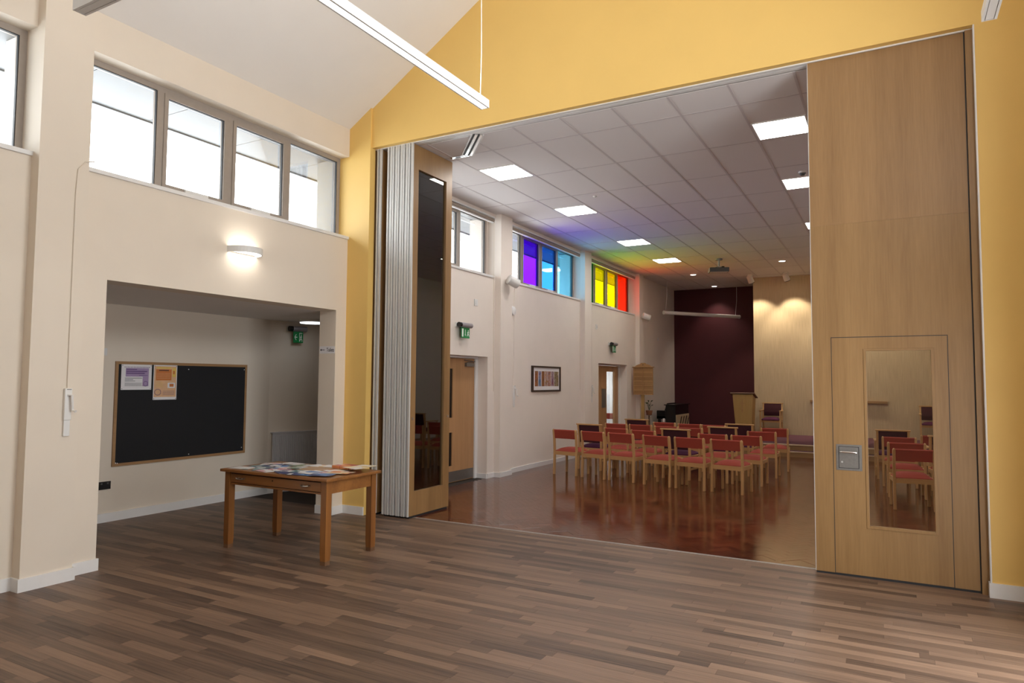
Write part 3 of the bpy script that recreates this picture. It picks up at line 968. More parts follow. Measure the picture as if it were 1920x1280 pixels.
# wall light
wl = thing('wall_light', 'half-round white wall light glowing above the alcove', 'wall light', (0, -1.62, 2.98))
n = 20
arc = lambda rx, ry: [(rx * math.sin(math.pi * k / n), -1.62 - ry * math.cos(math.pi * k / n)) for k in range(n + 1)]
o_, i_ = arc(0.21, 0.195), arc(0.198, 0.183)
sh = MB()
for k in range(n):
    sh.add([(*o_[k], 2.955), (*o_[k + 1], 2.955), (*o_[k + 1], 3.02), (*o_[k], 3.02), (*i_[k], 2.955), (*i_[k + 1], 2.955), (*i_[k + 1], 3.02), (*i_[k], 3.02)],
           [(0, 1, 2, 3), (4, 5, 6, 7), (0, 1, 5, 4), (3, 2, 6, 7)])
sh.build('lamp_shade', M['plastic'], wl, smooth=True)
MB().prism(i_, 2.968, 3.004, 'z').build('diffuser', M['sconce'], wl)
MB().box(0.0, 0.02, -1.78, -1.46, 2.965, 3.01).build('back_plate', M['plastic'], wl)

# alcove ceiling light
al = thing('round_ceiling_light', 'round flush light on the alcove ceiling, half hidden by the wall', 'ceiling light', (-1.27, 0.66, 2.5))
MB().cyl((-1.27, 0.66, 2.478), 0.19, 0.044, 'z', 32).build('light_rim', M['plastic'], al, smooth=True)
MB().cyl((-1.27, 0.66, 2.452), 0.175, 0.012, 'z', 32).build('diffuser', M['alcove_lamp'], al)

# ------------------------------------------------------------------ alcove wall fittings
nb = thing('notice_board', 'black felt notice board with a thin oak frame on the alcove wall', 'notice board', (AX, -0.87, 1.23))
by0, by1, bz0, bz1 = -1.80, 0.05, 0.622, 1.838
MB().box(AX, AX + 0.0195, by0 + 0.02, by1 - 0.02, bz0 + 0.02, bz1 - 0.02).build('felt_panel', M['board_black'], nb)
for (a, c, e, g) in ((by0, by1, bz0, bz0 + 0.033), (by0, by1, bz1 - 0.033, bz1), (by0, by0 + 0.033, bz0 + 0.033, bz1 - 0.033), (by1 - 0.033, by1, bz0 + 0.033, bz1 - 0.033)):
    MB().box(AX, AX + 0.0205, a, c, e, g).build('frame_bar', M['board_frame'], nb)
for (y, z) in ((-0.86, 1.76), (0.0, 1.77), (-0.82, 0.68), (-0.01, 0.7), (-1.76, 0.66), (-1.74, 0.655)):
    MB().cyl((AX + 0.0198, y, z), 0.007, 0.0014, 'x', 8).build('pin', M['white'], nb)
PX = AX + 0.0207


def poster(name, label, y0, y1, z0, z1, prints):
    r = thing(name, label, 'poster', (PX, (y0 + y1) / 2, z0))
    MB().box(PX, PX + 0.001, y0, y1, z0, z1).build('sheet', M['paper'], r)
    big = lambda p: (p[1] - p[0]) * (p[3] - p[2]) > 0.006
    def stack(mb, i, p):
            k = 0.0012 + 0.00015 * i
            mb.box(PX + 0.001, PX + k, y0 + (y1 - y0) * p[0], y0 + (y1 - y0) * p[1], z0 + (z1 - z0) * p[2], z0 + (z1 - z0) * p[3])
            return mb
    for i, p in enumerate(prints):
        if big(p): stack(MB(), i, p).build('print_block', M[p[4]], r)
    for m in sorted({p[4] for p in prints if not big(p)}):
        mb = MB()
        for i, p in enumerate(prints):
            if p[4] == m and not big(p): stack(mb, i, p)
        tag(mb.build('small_print', M[m], r), kind='stuff')
    for (y, z) in ((y0 + 0.012, z1 - 0.012), (y1 - 0.012, z1 - 0.012), (y0 + 0.012, z0 + 0.012), (y1 - 0.012, z0 + 0.012)):
        MB().cyl((PX + 0.004, y, z), 0.004, 0.006, 'x', 8).build('pin', M['dark_grey'], r)


pr = [(0.14, 0.9, 0.52, 0.86, 'lilac'), (0.7, 0.9, 0.14, 0.52, 'lilac')]
pr += [(0.10 + 0.05 * k, 0.125 + 0.05 * k, 0.88, 0.91, 'lilac_dark') for k in range(17)]
pr += [(0.16, 0.5, 0.79, 0.82, 'lilac_dark'), (0.16, 0.84, 0.71, 0.745, 'lilac_dark'), (0.16, 0.76, 0.635, 0.67, 'lilac_dark'), (0.58, 0.86, 0.56, 0.575, 'lilac_dark')]
pr += [(0.12, 0.68, 0.455, 0.47, 'ink'), (0.12, 0.38, 0.395, 0.41, 'ink'), (0.12, 0.45, 0.34, 0.355, 'ink'), (0.12, 0.68, 0.26, 0.268, 'ink'), (0.12, 0.66, 0.225, 0.233, 'ink'), (0.12, 0.68, 0.19, 0.198, 'ink'), (0.12, 0.67, 0.155, 0.163, 'ink')]
pr += [(0.80 + 0.07 * math.cos(a) - 0.006, 0.80 + 0.07 * math.cos(a) + 0.006, 0.24 + 0.1 * math.sin(a) - 0.01, 0.24 + 0.1 * math.sin(a) + 0.01, 'lilac_dark') for a in [k * math.pi / 8 for k in range(16)]]
poster('poster', 'landscape white and lilac poster pinned top left on the black board', -1.735, -1.36, 1.505, 1.805, pr)
pr = [(0.03, 0.97, 0.08, 0.97, 'peach'), (0.1, 0.76, 0.56, 0.88, 'orange'), (0.12, 0.74, 0.90, 0.94, 'yellow_ink'), (0.8, 0.95, 0.66, 0.92, 'yellow_ink'), (0.82, 0.9, 0.74, 0.84, 'orange')]
pr += [(0.22, 0.64, 0.835, 0.86, 'ink')] + [(0.14, 0.7, 0.62 + 0.045 * k, 0.628 + 0.045 * k, 'peach') for k in range(4)]
pr += [(0.12, 0.4, 0.38 + 0.04 * k, 0.387 + 0.04 * k, 'yellow_ink') for k in range(4)]
pr += [(0.6, 0.92, 0.34, 0.49, 'paper'), (0.68, 0.86, 0.375, 0.46, 'orange')]
pr += [(0.4, 0.9, 0.14 + 0.035 * k, 0.147 + 0.035 * k, 'lilac_dark') for k in range(4)]
pr += [(0.19 + 0.13 * math.cos(a) - 0.014, 0.19 + 0.13 * math.cos(a) + 0.014, 0.22 + 0.085 * math.sin(a) - 0.008, 0.22 + 0.085 * math.sin(a) + 0.008, 'lilac_dark') for a in [k * math.pi / 9 for k in range(18)]]
poster('poster', 'portrait orange and peach poster pinned beside the lilac one', -1.335, -1.022, 1.38, 1.805, pr)

so = thing('socket_outlet', 'black double socket low on the wall below the notice board', 'socket', (AX, -1.87, 0.37))
MB().box(AX, AX + 0.012, -1.945, -1.80, 0.372, 0.462).build('face_plate', M['black'], so, bevel=0.003)
for y in (-1.91, -1.84):
    MB().box(AX + 0.012, AX + 0.017, y - 0.008, y + 0.012, 0.43, 0.45).build('rocker', M['dark_grey'], so)
sw = thing('light_switch', 'white light switch at the left edge of the alcove wall', 'switch', (AX, -1.93, 1.95))
MB().box(AX, AX + 0.01, -1.99, -1.90, 1.90, 1.985).build('face_plate', M['plastic'], sw, bevel=0.003)
MB().box(AX + 0.01, AX + 0.014, -1.96, -1.935, 1.925, 1.96).build('rocker', M['white'], sw)

# radiator on the angled wall
ra = thing('radiator', 'pale ribbed panel radiator on the angled alcove wall', 'radiator', A0 + d * 0.55)
an = math.atan2(d.y, d.x)
nv = -nrm.normalized()


def onang(s, off, z):
    p = A0 + d * s + nv * off
    return (p.x, p.y, z)


MB().cbox(onang(0.62, 0.06, 0.51), 1.16, 0.012, 0.70, an).build('panel', M['radiator'], ra)
for k in range(38):
    MB().cbox(onang(0.06 + 0.03 * k, 0.068, 0.505), 0.016, 0.012, 0.64, an).build('rib', M['radiator'], ra)
MB().cbox(onang(0.62, 0.04, 0.868), 1.17, 0.075, 0.014, an).build('top_grille', M['radiator'], ra)
for s in (0.1, 1.1):
    MB().tube([onang(s, 0.05, 0.16), onang(s, 0.05, 0.0)], 0.008, 8).build('pipe', M['white'], ra)
    MB().cbox(onang(s, 0.025, 0.6), 0.04, 0.05, 0.1, an).build('bracket', M['radiator'], ra)


# exit signs -----------------------------------------------------------------
def exit_sign(label, base, ang, width, arrow):
    """base: point on the wall under the housing's left end, ang: wall direction; local x along wall, y out of wall"""
    r = thing('exit_sign', label, 'exit sign', (0, 0, 0), 'green exit signs')
    W = width
    MB().box(0, W, 0.0, 0.02, 0.17, 0.24).build('wall_plate', M['plastic'], r)
    h = MB()
    ring = [(0.03 + 0.045 + 0.04 * math.cos(a), 0.205 + 0.04 * math.sin(a)) for a in [k * math.pi / 8 for k in range(16)]]
    h.prism(ring, 0.055, W, 'x')
    h.build('housing', M['grey_metal'], r, smooth=True)
    MB().prism(ring, 0.0, 0.055, 'x').build('end_cap', M['black'], r)
    p0, p1, z0, z1 = 0.07, W - 0.05, 0.0, 0.165
    MB().box(p0, p1, 0.07, 0.078, z0, z1).build('sign_plate', M['green'], r)
    s = MB()
    def q(u0, u1, v0, v1): s.box(p0 + (p1 - p0) * u0, p0 + (p1 - p0) * u1, 0.0785, 0.0795, z0 + (z1 - z0) * v0, z0 + (z1 - z0) * v1)
    def man(u, v, k):
        q(u + 0.02 * k, u + 0.08 * k, v + 0.50, v + 0.62)
        for (a, c, e, g) in ((0.0, 0.06, 0.26, 0.48), (-0.07, 0.0, 0.34, 0.42), (0.06, 0.12, 0.36, 0.44), (-0.05, 0.02, 0.12, 0.27), (-0.1, -0.05, 0.02, 0.14), (0.05, 0.11, 0.14, 0.26), (0.1, 0.14, 0.02, 0.16)):
            q(u + a * k, u + c * k, v + e, v + g)
    if arrow == 'left':
        q(0.14, 0.40, 0.46, 0.54)
        for k in range(5):
            q(0.13 + 0.03 * k, 0.18 + 0.03 * k, 0.5 + 0.05 * k, 0.57 + 0.05 * k); q(0.13 + 0.03 * k, 0.18 + 0.03 * k, 0.43 - 0.05 * k, 0.5 - 0.05 * k)
        q(0.6, 0.9, 0.84, 0.9); q(0.6, 0.64, 0.12, 0.9); q(0.86, 0.9, 0.12, 0.3); man(0.75, 0.14, 1.0)
    else:
        q(0.06, 0.25, 0.12, 0.9)
        q(0.45, 0.5, 0.2, 0.82)
        for k in range(3): q(0.415 + 0.018 * k, 0.535 - 0.018 * k, 0.3 - 0.06 * k, 0.36 - 0.06 * k)
        man(0.78, 0.16, 1.1)
    s.build('pictogram', M['sign_white'], r)
    r.location = base
    r.rotation_euler = (0, 0, ang)
    return r


def frame_to(r, base, e1, e2):
    """place a locally built thing: local x -> e1, local y -> e2"""
    r.rotation_euler = Matrix((e1, e2, e1.cross(e2))).transposed().to_euler()
    r.location = base


# walls face +x: sign reads left-to-right along +y when seen from the room, local y out of wall = +x (mirrored frame handled by negative x order)
def place_sign(label, p, e1, width, arrow):
    r = exit_sign(label, (0, 0, 0), 0, width, arrow)
    e1 = Vector(e1).normalized(); out = Vector((e1.y, -e1.x, 0))
    # local (x, y, z) -> (e1, out, z) is left-handed when out = e1 rotated by -90, so mirror meshes in y
    for o in [k for k in bpy.data.objects if k.parent == r]:
        o.data.transform(Matrix.Scale(-1, 4, (0, 1, 0)))
        o.data.flip_normals()
    r.location = p
    r.rotation_euler = (0, 0, math.atan2(e1.y, e1.x))


place_sign('green exit sign with a left arrow in the alcove', onang(0.25, 0.0, 2.185), d, 0.28, 'left')
place_sign('green exit sign above the double door near the folded leaves', (0, 2.42, 2.315), (0, 1, 0), 0.36, 'down')
place_sign('green exit sign above the far glazed door', (0, 9.09, 2.35), (0, 1, 0), 0.36, 'down')

# toilets sign on the jamb
ts = thing('toilets_sign', 'small white sign reading Toilets with a left arrow', 'sign', (-0.14, -0.208, 2.0))
MB().box(-0.262, -0.008, -0.211, -0.208, 1.965, 2.055).build('sign_plate', M['paper'], ts)
cu = bpy.data.curves.new('lettering', 'FONT')
cu.body = 'Toilets'; cu.size = 0.066; cu.extrude = 0.0004; cu.offset = 0.0006
to = bpy.data.objects.new('lettering', cu)
COL.objects.link(to)
bpy.context.view_layer.update()
tm = bpy.data.meshes.new_from_object(to.evaluated_get(bpy.context.evaluated_depsgraph_get()))
bpy.data.objects.remove(to)
tm.name = 'lettering'
wT = max(v.co.x for v in tm.vertices)
tm.transform(Matrix.Scale(0.125 / wT, 4, (1, 0, 0)))
tm.transform(Matrix.Rotation(math.pi / 2, 4, 'X'))
tm.transform(Matrix.Translation((-0.142, -0.2116, 1.988)))
tm.materials.clear(); tm.materials.append(M['ink'])
lt = bpy.data.objects.new('lettering', tm); COL.objects.link(lt); adopt(lt, ts)
ar = MB()
ar.box(-0.238, -0.175, -0.2122, -0.211, 2.006, 2.014)
ar.prism([(-0.25, 2.010), (-0.226, 2.026), (-0.226, 1.994)], -0.2122, -0.211, 'y')
ar.build('arrow', M['ink'], ts)


# window winders -----------------------------------------------------------------
def winder(label, x, y, ztop, ybend):
    r = thing('window_winder', label, 'window winder', (x, y, 1.17), 'window winding handles')
    MB().tube([(x + 0.006, ybend, ztop), (x + 0.006, ybend * 0.5 + y * 0.5, ztop - 0.02), (x + 0.006, y + 0.01, ztop - 0.1), (x + 0.006, y, ztop - 0.3), (x + 0.006, y, 1.56)], 0.006, 6).build('conduit', M['cream' if x > 0.05 else 'magnolia'], r)
    MB().box(x, x + 0.028, y - 0.028, y + 0.028, 1.30, 1.555).build('gear_box', M['plastic'], r, bevel=0.004)
    MB().box(x, x + 0.02, y - 0.024, y + 0.024, 1.17, 1.30).build('chain_cover', M['plastic'], r, bevel=0.004)
    MB().box(x + 0.028, x + 0.03, y - 0.015, y + 0.02, 1.545, 1.55).build('badge', M['dark_grey'], r)
    c = MB(); c.tube([(x + 0.028, y, 1.50), (x + 0.055, y + 0.012, 1.50), (x + 0.058, y + 0.02, 1.38), (x + 0.085, y + 0.03, 1.37)], [0.014, 0.01, 0.008, 0.012], 8)
    c.build('crank', M['white'], r, smooth=True)


winder('white window winder with crank on the near cream column', 0.1135, -3.385, 3.47, -3.25)
winder('white window winder beside the framed picture', 0.0, 4.34, 3.42, 4.45)
winder('white window winder left of the far glazed door', 0.0, 8.01, 3.42, 8.15)

# ------------------------------------------------------------------ chapel wall fittings
def blind(label, ya, yb):
    r = thing('roller_blind', label, 'blind', (0, (ya + yb) / 2, 4.4), 'rolled-up window blinds')
    MB().box(-0.03, 0.034, ya, yb, 4.452, 4.475).build('head_rail', M['white'], r)
    MB().cyl((0.004, (ya + yb) / 2, 4.418), 0.03, yb - ya - 0.02, 'y', 16).build('rolled_fabric', M['blind'], r, smooth=True)
    MB().box(-0.008, 0.02, ya + 0.01, yb - 0.01, 4.366, 4.386).build('bottom_bar', M['white'], r)
    for y in (ya + 0.004, yb - 0.004):
        MB().box(-0.03, 0.036, y - 0.004, y + 0.004, 4.385, 4.452).build('end_bracket', M['white'], r)
    pts = [(0.03, yb - 0.02, 4.41)] + [(0.03, yb - 0.02 + 0.0 * k, 4.41 - k * 0.4) for k in range(1, 6)] + [(0.03, yb - 0.005, 1.75), (0.03, yb + 0.0, 1.46)]
    MB().tube(pts, 0.003, 5).build('cord', M['cable'], r)


blind('rolled-up blind over the clear chapel window', 0.3, 3.58)
blind('rolled-up blind over the purple and blue window', 4.08, 7.30)
blind('rolled-up blind over the green, yellow and red window', 7.77, 11.0)


def speaker(label, base, aim):
    r = thing('wall_speaker', label, 'speaker', base, 'round wall speakers')
    base, aim = Vector(base), Vector(aim).normalized()
    MB().box(base.x, base.x + 0.06, base.y - 0.02, base.y + 0.02, base.z - 0.03, base.z + 0.03).build('bracket', M['plastic'], r)
    c = base + Vector((0.13, 0, 0.0))
    MB().tube([c - aim * 0.11, c - aim * 0.1, c + aim * 0.09, c + aim * 0.1], [0.07, 0.085, 0.085, 0.08], 24).build('speaker_body', M['plastic'], r, smooth=True)
    MB().tube([c + aim * 0.098, c + aim * 0.104], [0.074, 0.07], 24).build('grille', M['grey_metal'], r)


speaker('white round speaker on the column beside the purple window', (0.1135, 3.87, 3.37), (0.45, 0.75, -0.35))
speaker('white round speaker on the far column beside the red pane', (0.1135, 11.28, 3.39), (0.75, 0.6, -0.3))
sd = thing('alarm_sounder', 'white round alarm sounder under the column speaker', 'alarm', (0.0, 4.22, 2.9))
MB().cyl((0.015, 4.22, 2.9), 0.06, 0.03, 'x', 24).build('base', M['plastic'], sd, smooth=True)
MB().tube([(0.03, 4.22, 2.9), (0.07, 4.22, 2.9), (0.085, 4.22, 2.9)], [0.085, 0.075, 0.03], 24).build('dome', M['white'], sd, smooth=True)


def plate(name, label, y, z, w, h, btn):
    r = thing(name, label, 'switch', (0, y, z))
    MB().box(0, 0.012, y - w / 2, y + w / 2, z - h / 2, z + h / 2).build('face_plate', M['plastic'], r, bevel=0.003)
    MB().box(0.012, 0.017, y - w / 6, y + w / 6, z - h / 4, z + h / 4).build('button', M[btn], r)


plate('wall_sensor', 'small white sensor above the left exit sign', 3.03, 2.93, 0.1, 0.11, 'white')
plate('wall_sensor', 'small white sensor left of the far exit sign', 8.32, 2.91, 0.1, 0.11, 'tbar')
plate('door_switch', 'small black-buttoned switch left of the glazed door', 7.76 + 0.06, 1.17, 0.1, 0.13, 'black')
plate('call_point', 'small white plate on the shaded wall past the last column', 13.1, 2.9, 0.09, 0.1, 'white')

# framed picture
pc = thing('framed_picture', 'dark-framed print of colourful upright strips on the chapel wall', 'picture', (0, 5.67, 1.68))
py0, py1, pz0, pz1 = 5.03, 6.31, 1.435, 1.935
for (a, c, e, g) in ((py0, py1, pz0, pz0 + 0.033), (py0, py1, pz1 - 0.033, pz1), (py0, py0 + 0.06, pz0 + 0.033, pz1 - 0.033), (py1 - 0.05, py1, pz0 + 0.033, pz1 - 0.033)):
    MB().box(0, 0.028, a, c, e, g).build('frame_bar', M['frame_brown'], pc)
MB().box(0, 0.012, py0 + 0.05, py1 - 0.05, pz0 + 0.03, pz1 - 0.03).build('mount', M['paper'], pc)


def art(name, cols, seed):
    m, nt, bs = nodes(name)
    v = coords(nt, (1, 9, 7))
    ng = N(nt, 'ShaderNodeTexNoise'); ng.inputs['Scale'].default_value = 1.6; ng.inputs['Detail'].default_value = 5; ng.inputs['Distortion'].default_value = 1.5
    mp = N(nt, 'ShaderNodeMapping'); mp.inputs['Location'].default_value = (seed, seed * 2.1, seed)
    nt.links.new(v, mp.inputs[0]); nt.links.new(mp.outputs[0], ng.inputs['Vector'])
    r = N(nt, 'ShaderNodeValToRGB')
    while len(r.color_ramp.elements) < len(cols): r.color_ramp.elements.new(0.5)
    for i, c in enumerate(cols):
        r.color_ramp.elements[i].position = 0.3 + 0.42 * i / (len(cols) - 1)
        r.color_ramp.elements[i].color = (*c, 1)
    nt.links.new(ng.outputs[0], r.inputs[0]); nt.links.new(r.outputs[0], bs.inputs['Base Color'])
    bs.inputs['Roughness'].default_value = 0.4
    return m


strips = [((0.2, 0.04, 0.02), (0.45, 0.16, 0.05), (0.08, 0.03, 0.02), (0.5, 0.3, 0.15)), ((0.06, 0.05, 0.2), (0.35, 0.3, 0.4), (0.1, 0.2, 0.35), (0.05, 0.03, 0.1)),
          ((0.12, 0.09, 0.03), (0.3, 0.1, 0.03), (0.2, 0.08, 0.03), (0.06, 0.04, 0.07)), ((0.05, 0.06, 0.15), (0.42, 0.2, 0.04), (0.5, 0.4, 0.45), (0.25, 0.06, 0.03)),
          ((0.04, 0.05, 0.16), (0.35, 0.14, 0.08), (0.5, 0.35, 0.3), (0.06, 0.04, 0.15)), ((0.35, 0.12, 0.05), (0.15, 0.06, 0.15), (0.45, 0.35, 0.35), (0.06, 0.06, 0.14)),
          ((0.5, 0.42, 0.38), (0.3, 0.22, 0.08), (0.12, 0.08, 0.06), (0.55, 0.45, 0.4))]
ys = [(5.165, 5.295), (5.315, 5.435), (5.455, 5.58), (5.60, 5.735), (5.735, 5.865), (5.885, 6.0), (6.02, 6.225)]
for k, ((a, c), cl) in enumerate(zip(ys, strips)):
    MB().box(0.012, 0.0135, a, c, 1.54, 1.835).build('picture_strip', art('print_%d' % k, cl, 3.7 * k), pc)

# hymn board on a pole
hb = thing('hymn_board', 'oak hymn number board with a curved crest on a tall pole', 'hymn board', (0.34, 10.7, 0))
hx0, hx1, hy = 0.06, 0.62, 10.70
HX = (hx0 + hx1) / 2
MB().box(hx0 + 0.02, hx1 - 0.02, hy, hy + 0.025, 1.31, 2.01).build('back_board', M['board_wood'], hb)
for k in range(7):
    z = 1.31 + k * 0.1165
    MB().box(hx0 + 0.02, hx1 - 0.02, hy - 0.014, hy, z - 0.005, z + 0.008).build('rail', M['beech_x'], hb)
for x in (hx0 + 0.015, HX - 0.012, hx1 - 0.035):
    MB().box(x, x + 0.022, hy - 0.016, hy, 1.305, 2.015).build('stile', M['board_wood'], hb)
MB().box(hx0 - 0.01, hx1 + 0.01, hy - 0.03, hy + 0.03, 2.01, 2.035).build('cornice', M['board_wood'], hb, bevel=0.006)
crest = [(HX - 0.22, 2.035)] + [(HX - 0.22 + 0.44 * k / 16, 2.035 + 0.075 * math.sin(math.pi * k / 16) ** 0.6 + (0.022 if 6 <= k <= 10 else 0)) for k in range(1, 16)] + [(HX + 0.22, 2.035)]
MB().prism(crest, hy - 0.012, hy + 0.02, 'y').build('crest', M['board_wood'], hb)
MB().prism([(HX - 0.012, 2.085), (HX, 2.098), (HX + 0.012, 2.085), (HX, 2.06)], hy - 0.015, hy - 0.012, 'y').build('emblem', M['frame_brown'], hb)
MB().box(0.27, 0.355, hy + 0.026, hy + 0.07, 0.04, 1.9).build('pole', M['lectern'], hb, bevel=0.004)
MB().cyl((0.312, hy + 0.048, 0.02), 0.2, 0.04, 'z', 28, r2=0.17).build('foot', M['lectern'], hb)

# plant behind the pole
pl = thing('potted_plant', 'small leafy plant on a slim stand behind the hymn board pole', 'plant', (0.17, 11.72, 0))
MB().tube([(0.17, 11.72, 0.0), (0.17, 11.72, 0.02), (0.17, 11.72, 0.03), (0.17, 11.72, 0.72), (0.17, 11.72, 0.74)], [0.14, 0.14, 0.02, 0.02, 0.1], 16).build('stand', M['dark_top'], pl)
MB().tube([(0.17, 11.72, 0.74), (0.17, 11.72, 0.86)], [0.07, 0.095], 20).build('pot', M['terracotta'], pl)
for k in range(9):
    a = k * 2.4; up_ = 0.12 + 0.05 * (k % 3); ln = 0.095 + 0.02 * (k % 2)
    c0 = Vector((0.17, 11.72, 0.86)); e = Vector((math.cos(a), math.sin(a), 0))
    p1 = c0 + e * ln * 0.5 + Vector((0, 0, up_)); p2 = c0 + e * ln * 1.25 + Vector((0, 0, up_ * 1.3))
    s_ = Vector((-e.y, e.x, 0)) * 0.022
    lf = MB(); lf.tube([c0, p1], 0.003, 5)
    lf.add([p1, p1 + (p2 - p1) * 0.5 + s_ + Vector((0, 0, 0.015)), p2, p1 + (p2 - p1) * 0.5 - s_ + Vector((0, 0, 0.015)), p1 + (p2 - p1) * 0.5 - Vector((0, 0, 0.004))],
           [(0, 1, 4), (1, 2, 4), (2, 3, 4), (3, 0, 4)])
    lf.build('leaf', M['leaf'], pl)

# piano ------------------------------------------------------------------
pn = thing('piano', 'black upright piano turned sideways in the corner by the burgundy wall', 'piano', (0.5, 13.1, 0))
MB().box(0.42, 0.70, 12.42, 13.82, 0.08, 0.985).build('case', M['black'], pn, bevel=0.008)
MB().box(0.38, 0.74, 12.39, 13.85, 0.985, 1.01).build('lid', M['black'], pn, bevel=0.005)
MB().box(0.17, 0.43, 12.42, 13.82, 0.60, 0.68).build('key_bed', M['black'], pn, bevel=0.005)
for y in (12.42, 13.76):
    MB().box(0.16, 0.43, y, y + 0.06, 0.60, 0.84).build('key_cheek', M['black'], pn, bevel=0.02)
    MB().box(0.20, 0.27, y, y + 0.06, 0.06, 0.60).build('leg', M['black'], pn, bevel=0.006)
    MB().box(0.16, 0.72, y, y + 0.06, 0.0, 0.08).build('toe_block', M['black'], pn, bevel=0.006)
MB().box(0.19, 0.33, 12.5, 13.74, 0.68, 0.70).build('keys', M['paper'], pn)
MB().cbox((0.36, 13.12, 0.93), 0.02, 0.9, 0.22, 0, ry=math.radians(18)).build('music_desk', M['black'], pn)
MB().box(0.30, 0.306, 12.415, 12.42, 0.5, 0.6).build('hinge_plate', M['steel'], pn)
MB().box(0.34, 0.40, 12.412, 12.42, 0.52, 0.62).build('paper_label', M['paper'], pn)
MB().box(0.70, 0.708, 12.50, 13.76, 0.12, 0.70).build('back_panel', M['nosing'], pn)
for (a, c, e, g) in ((12.46, 13.8, 0.66, 0.72), (12.46, 13.8, 0.1, 0.15), (12.46, 12.53, 0.15, 0.66), (13.73, 13.8, 0.15, 0.66)):
    MB().box(0.70, 0.722, a, c, e, g).build('back_frame', M['nosing'], pn)
for k in range(4):
    y = 12.72 + k * 0.27
    MB().cbox((0.716, y + 0.1, 0.42), 0.016, 0.05, 0.62, 0, rx=math.radians(-38)).build('back_rib', M['frame_brown'], pn)

# stage ------------------------------------------------------------------
sg = thing('stage', 'low carpeted stage with two pale-edged steps in front of the beige wall', 'stage', (6.0, 11.5, 0))
MB().box(2.15, XC - 0.01, 10.17, YBEI - 0.003, 0, 0.243).build('platform_base', M['riser'], sg)
MB().box(2.15, XC - 0.01, 10.2, YBEI - 0.003, 0.243, 0.252).build('carpet', M['carpet'], sg)
MB().box(2.15, XC - 0.01, 10.15, 10.2, 0.228, 0.2535).build('nosing', M['nosing'], sg, bevel=0.004)
MB().box(2.35, XC - 0.01, 9.86, 10.17, 0, 0.112).build('step', M['riser'], sg)
MB().box(2.35, XC - 0.01, 9.885, 10.17, 0.112, 0.12).build('step_carpet', M['carpet'], sg)
MB().box(2.35, XC - 0.01, 9.845, 9.885, 0.1, 0.122).build('nosing', M['nosing'], sg, bevel=0.004)

# lectern
le = thing('lectern', 'oak lectern with a plain cross on its tapered front and a dark sloping top', 'lectern', (2.6, 12.2, 0.2545))
ly0, ly1 = 12.0, 12.4
fr_ = [(2.33, 1.335), (2.84, 1.335), (2.80, 0.2545), (2.42, 0.2545)]
bk_ = [(2.33, 1.22), (2.84, 1.22), (2.80, 0.2545), (2.42, 0.2545)]
bx = MB()
bx.add([(p[0], ly0, p[1]) for p in fr_] + [(p[0], ly1, p[1]) for p in bk_], [(0, 1, 2, 3), (4, 5, 6, 7), (0, 1, 5, 4), (1, 2, 6, 5), (2, 3, 7, 6), (3, 0, 4, 7)])
bx.build('lectern_body', M['lectern'], le)
MB().cbox((2.585, 12.2, 1.305), 0.62, 0.50, 0.028, 0, rx=math.radians(-15)).build('sloping_top', M['dark_top'], le, bevel=0.004)
cr = MB(); cr.box(2.565, 2.583, ly0 - 0.008, ly0, 0.86, 1.21); cr.box(2.51, 2.638, ly0 - 0.008, ly0, 1.095, 1.113)
cr.build('cross', M['board_wood'], le)
MB().box(2.36, 2.84, ly0 - 0.02, ly1 + 0.02, 0.2545, 0.285).build('plinth', M['lectern'], le)

# shelf rail on beige wall
o = MB().box(4.09, 5.885, YBEI - 0.07, YBEI, 1.13, 1.192).build('wall_rail', M['riser'], bevel=0.005)
tag(o, 'long wooden rail fixed across the beige wall', 'rail')

# projector screen in the corner
ps = thing('projector_screen', 'rolled white projector screen case hanging across the corner', 'screen', (1.2, 13.5, 3.6))
pa, pb_ = Vector((0.40, 12.40, 3.6)), Vector((2.03, 14.62, 3.6))
u = (pb_ - pa).normalized()
MB().tube([pa, pb_], 0.052, 20).build('screen_case', M['white'], ps, smooth=True)
for p in (pa - u * 0.006, pb_ + u * 0.006):
    MB().tube([p - u * 0.01, p + u * 0.01], 0.058, 20).build('end_cap', M['plastic'], ps)
for t_, k in ((0.02, -1), (0.95, 1)):
    p = pa + (pb_ - pa) * t_
    pts = [p + Vector((0, 0, 0.05)), p + Vector((0.02, 0.0, 0.3)), p + Vector((0.035, 0.01, 0.5)), Vector((p.x + 0.035, p.y + 0.01, HCH))]
    MB().tube(pts, 0.005, 5).build('hanging_wire', M['white'], ps)

# projector
pj = thing('projector', 'dark projector hanging from the chapel ceiling on a short mount', 'projector', (2.5, 9.6, HCH))
pj_c = Vector((2.47, 9.55, 4.2))
MB().cyl((2.5, 9.75, HCH - 0.02), 0.08, 0.04, 'z', 20).build('ceiling_plate', M['grey_metal'], pj)
MB().cyl((2.5, 9.75, HCH - 0.11), 0.022, 0.16, 'z', 14).build('mount_pole', M['grey_metal'], pj)
for a in (0.6, 2.2, 3.8, 5.4):
    MB().tube([(2.5, 9.75, HCH - 0.17), (2.5 + 0.12 * math.cos(a), 9.72 + 0.12 * math.sin(a), HCH - 0.235)], 0.009, 6).build('mount_arm', M['grey_metal'], pj)
pb2 = MB().cbox((2.5, 9.7, HCH - 0.285), 0.44, 0.34, 0.1, math.radians(20))
pb2.build('projector_body', M['dark_grey'], pj, bevel=0.015)
MB().cbox((2.5, 9.7, HCH - 0.337), 0.40, 0.30, 0.006, math.radians(20)).build('underside', M['tbar'], pj)
MB().cyl((2.44, 9.9, HCH - 0.28), 0.045, 0.08, 'y', 18).build('lens', M['black'], pj)
MB().cbox((2.62, 9.62, HCH - 0.225), 0.06, 0.05, 0.03, math.radians(20)).build('cable_box', M['black'], pj)


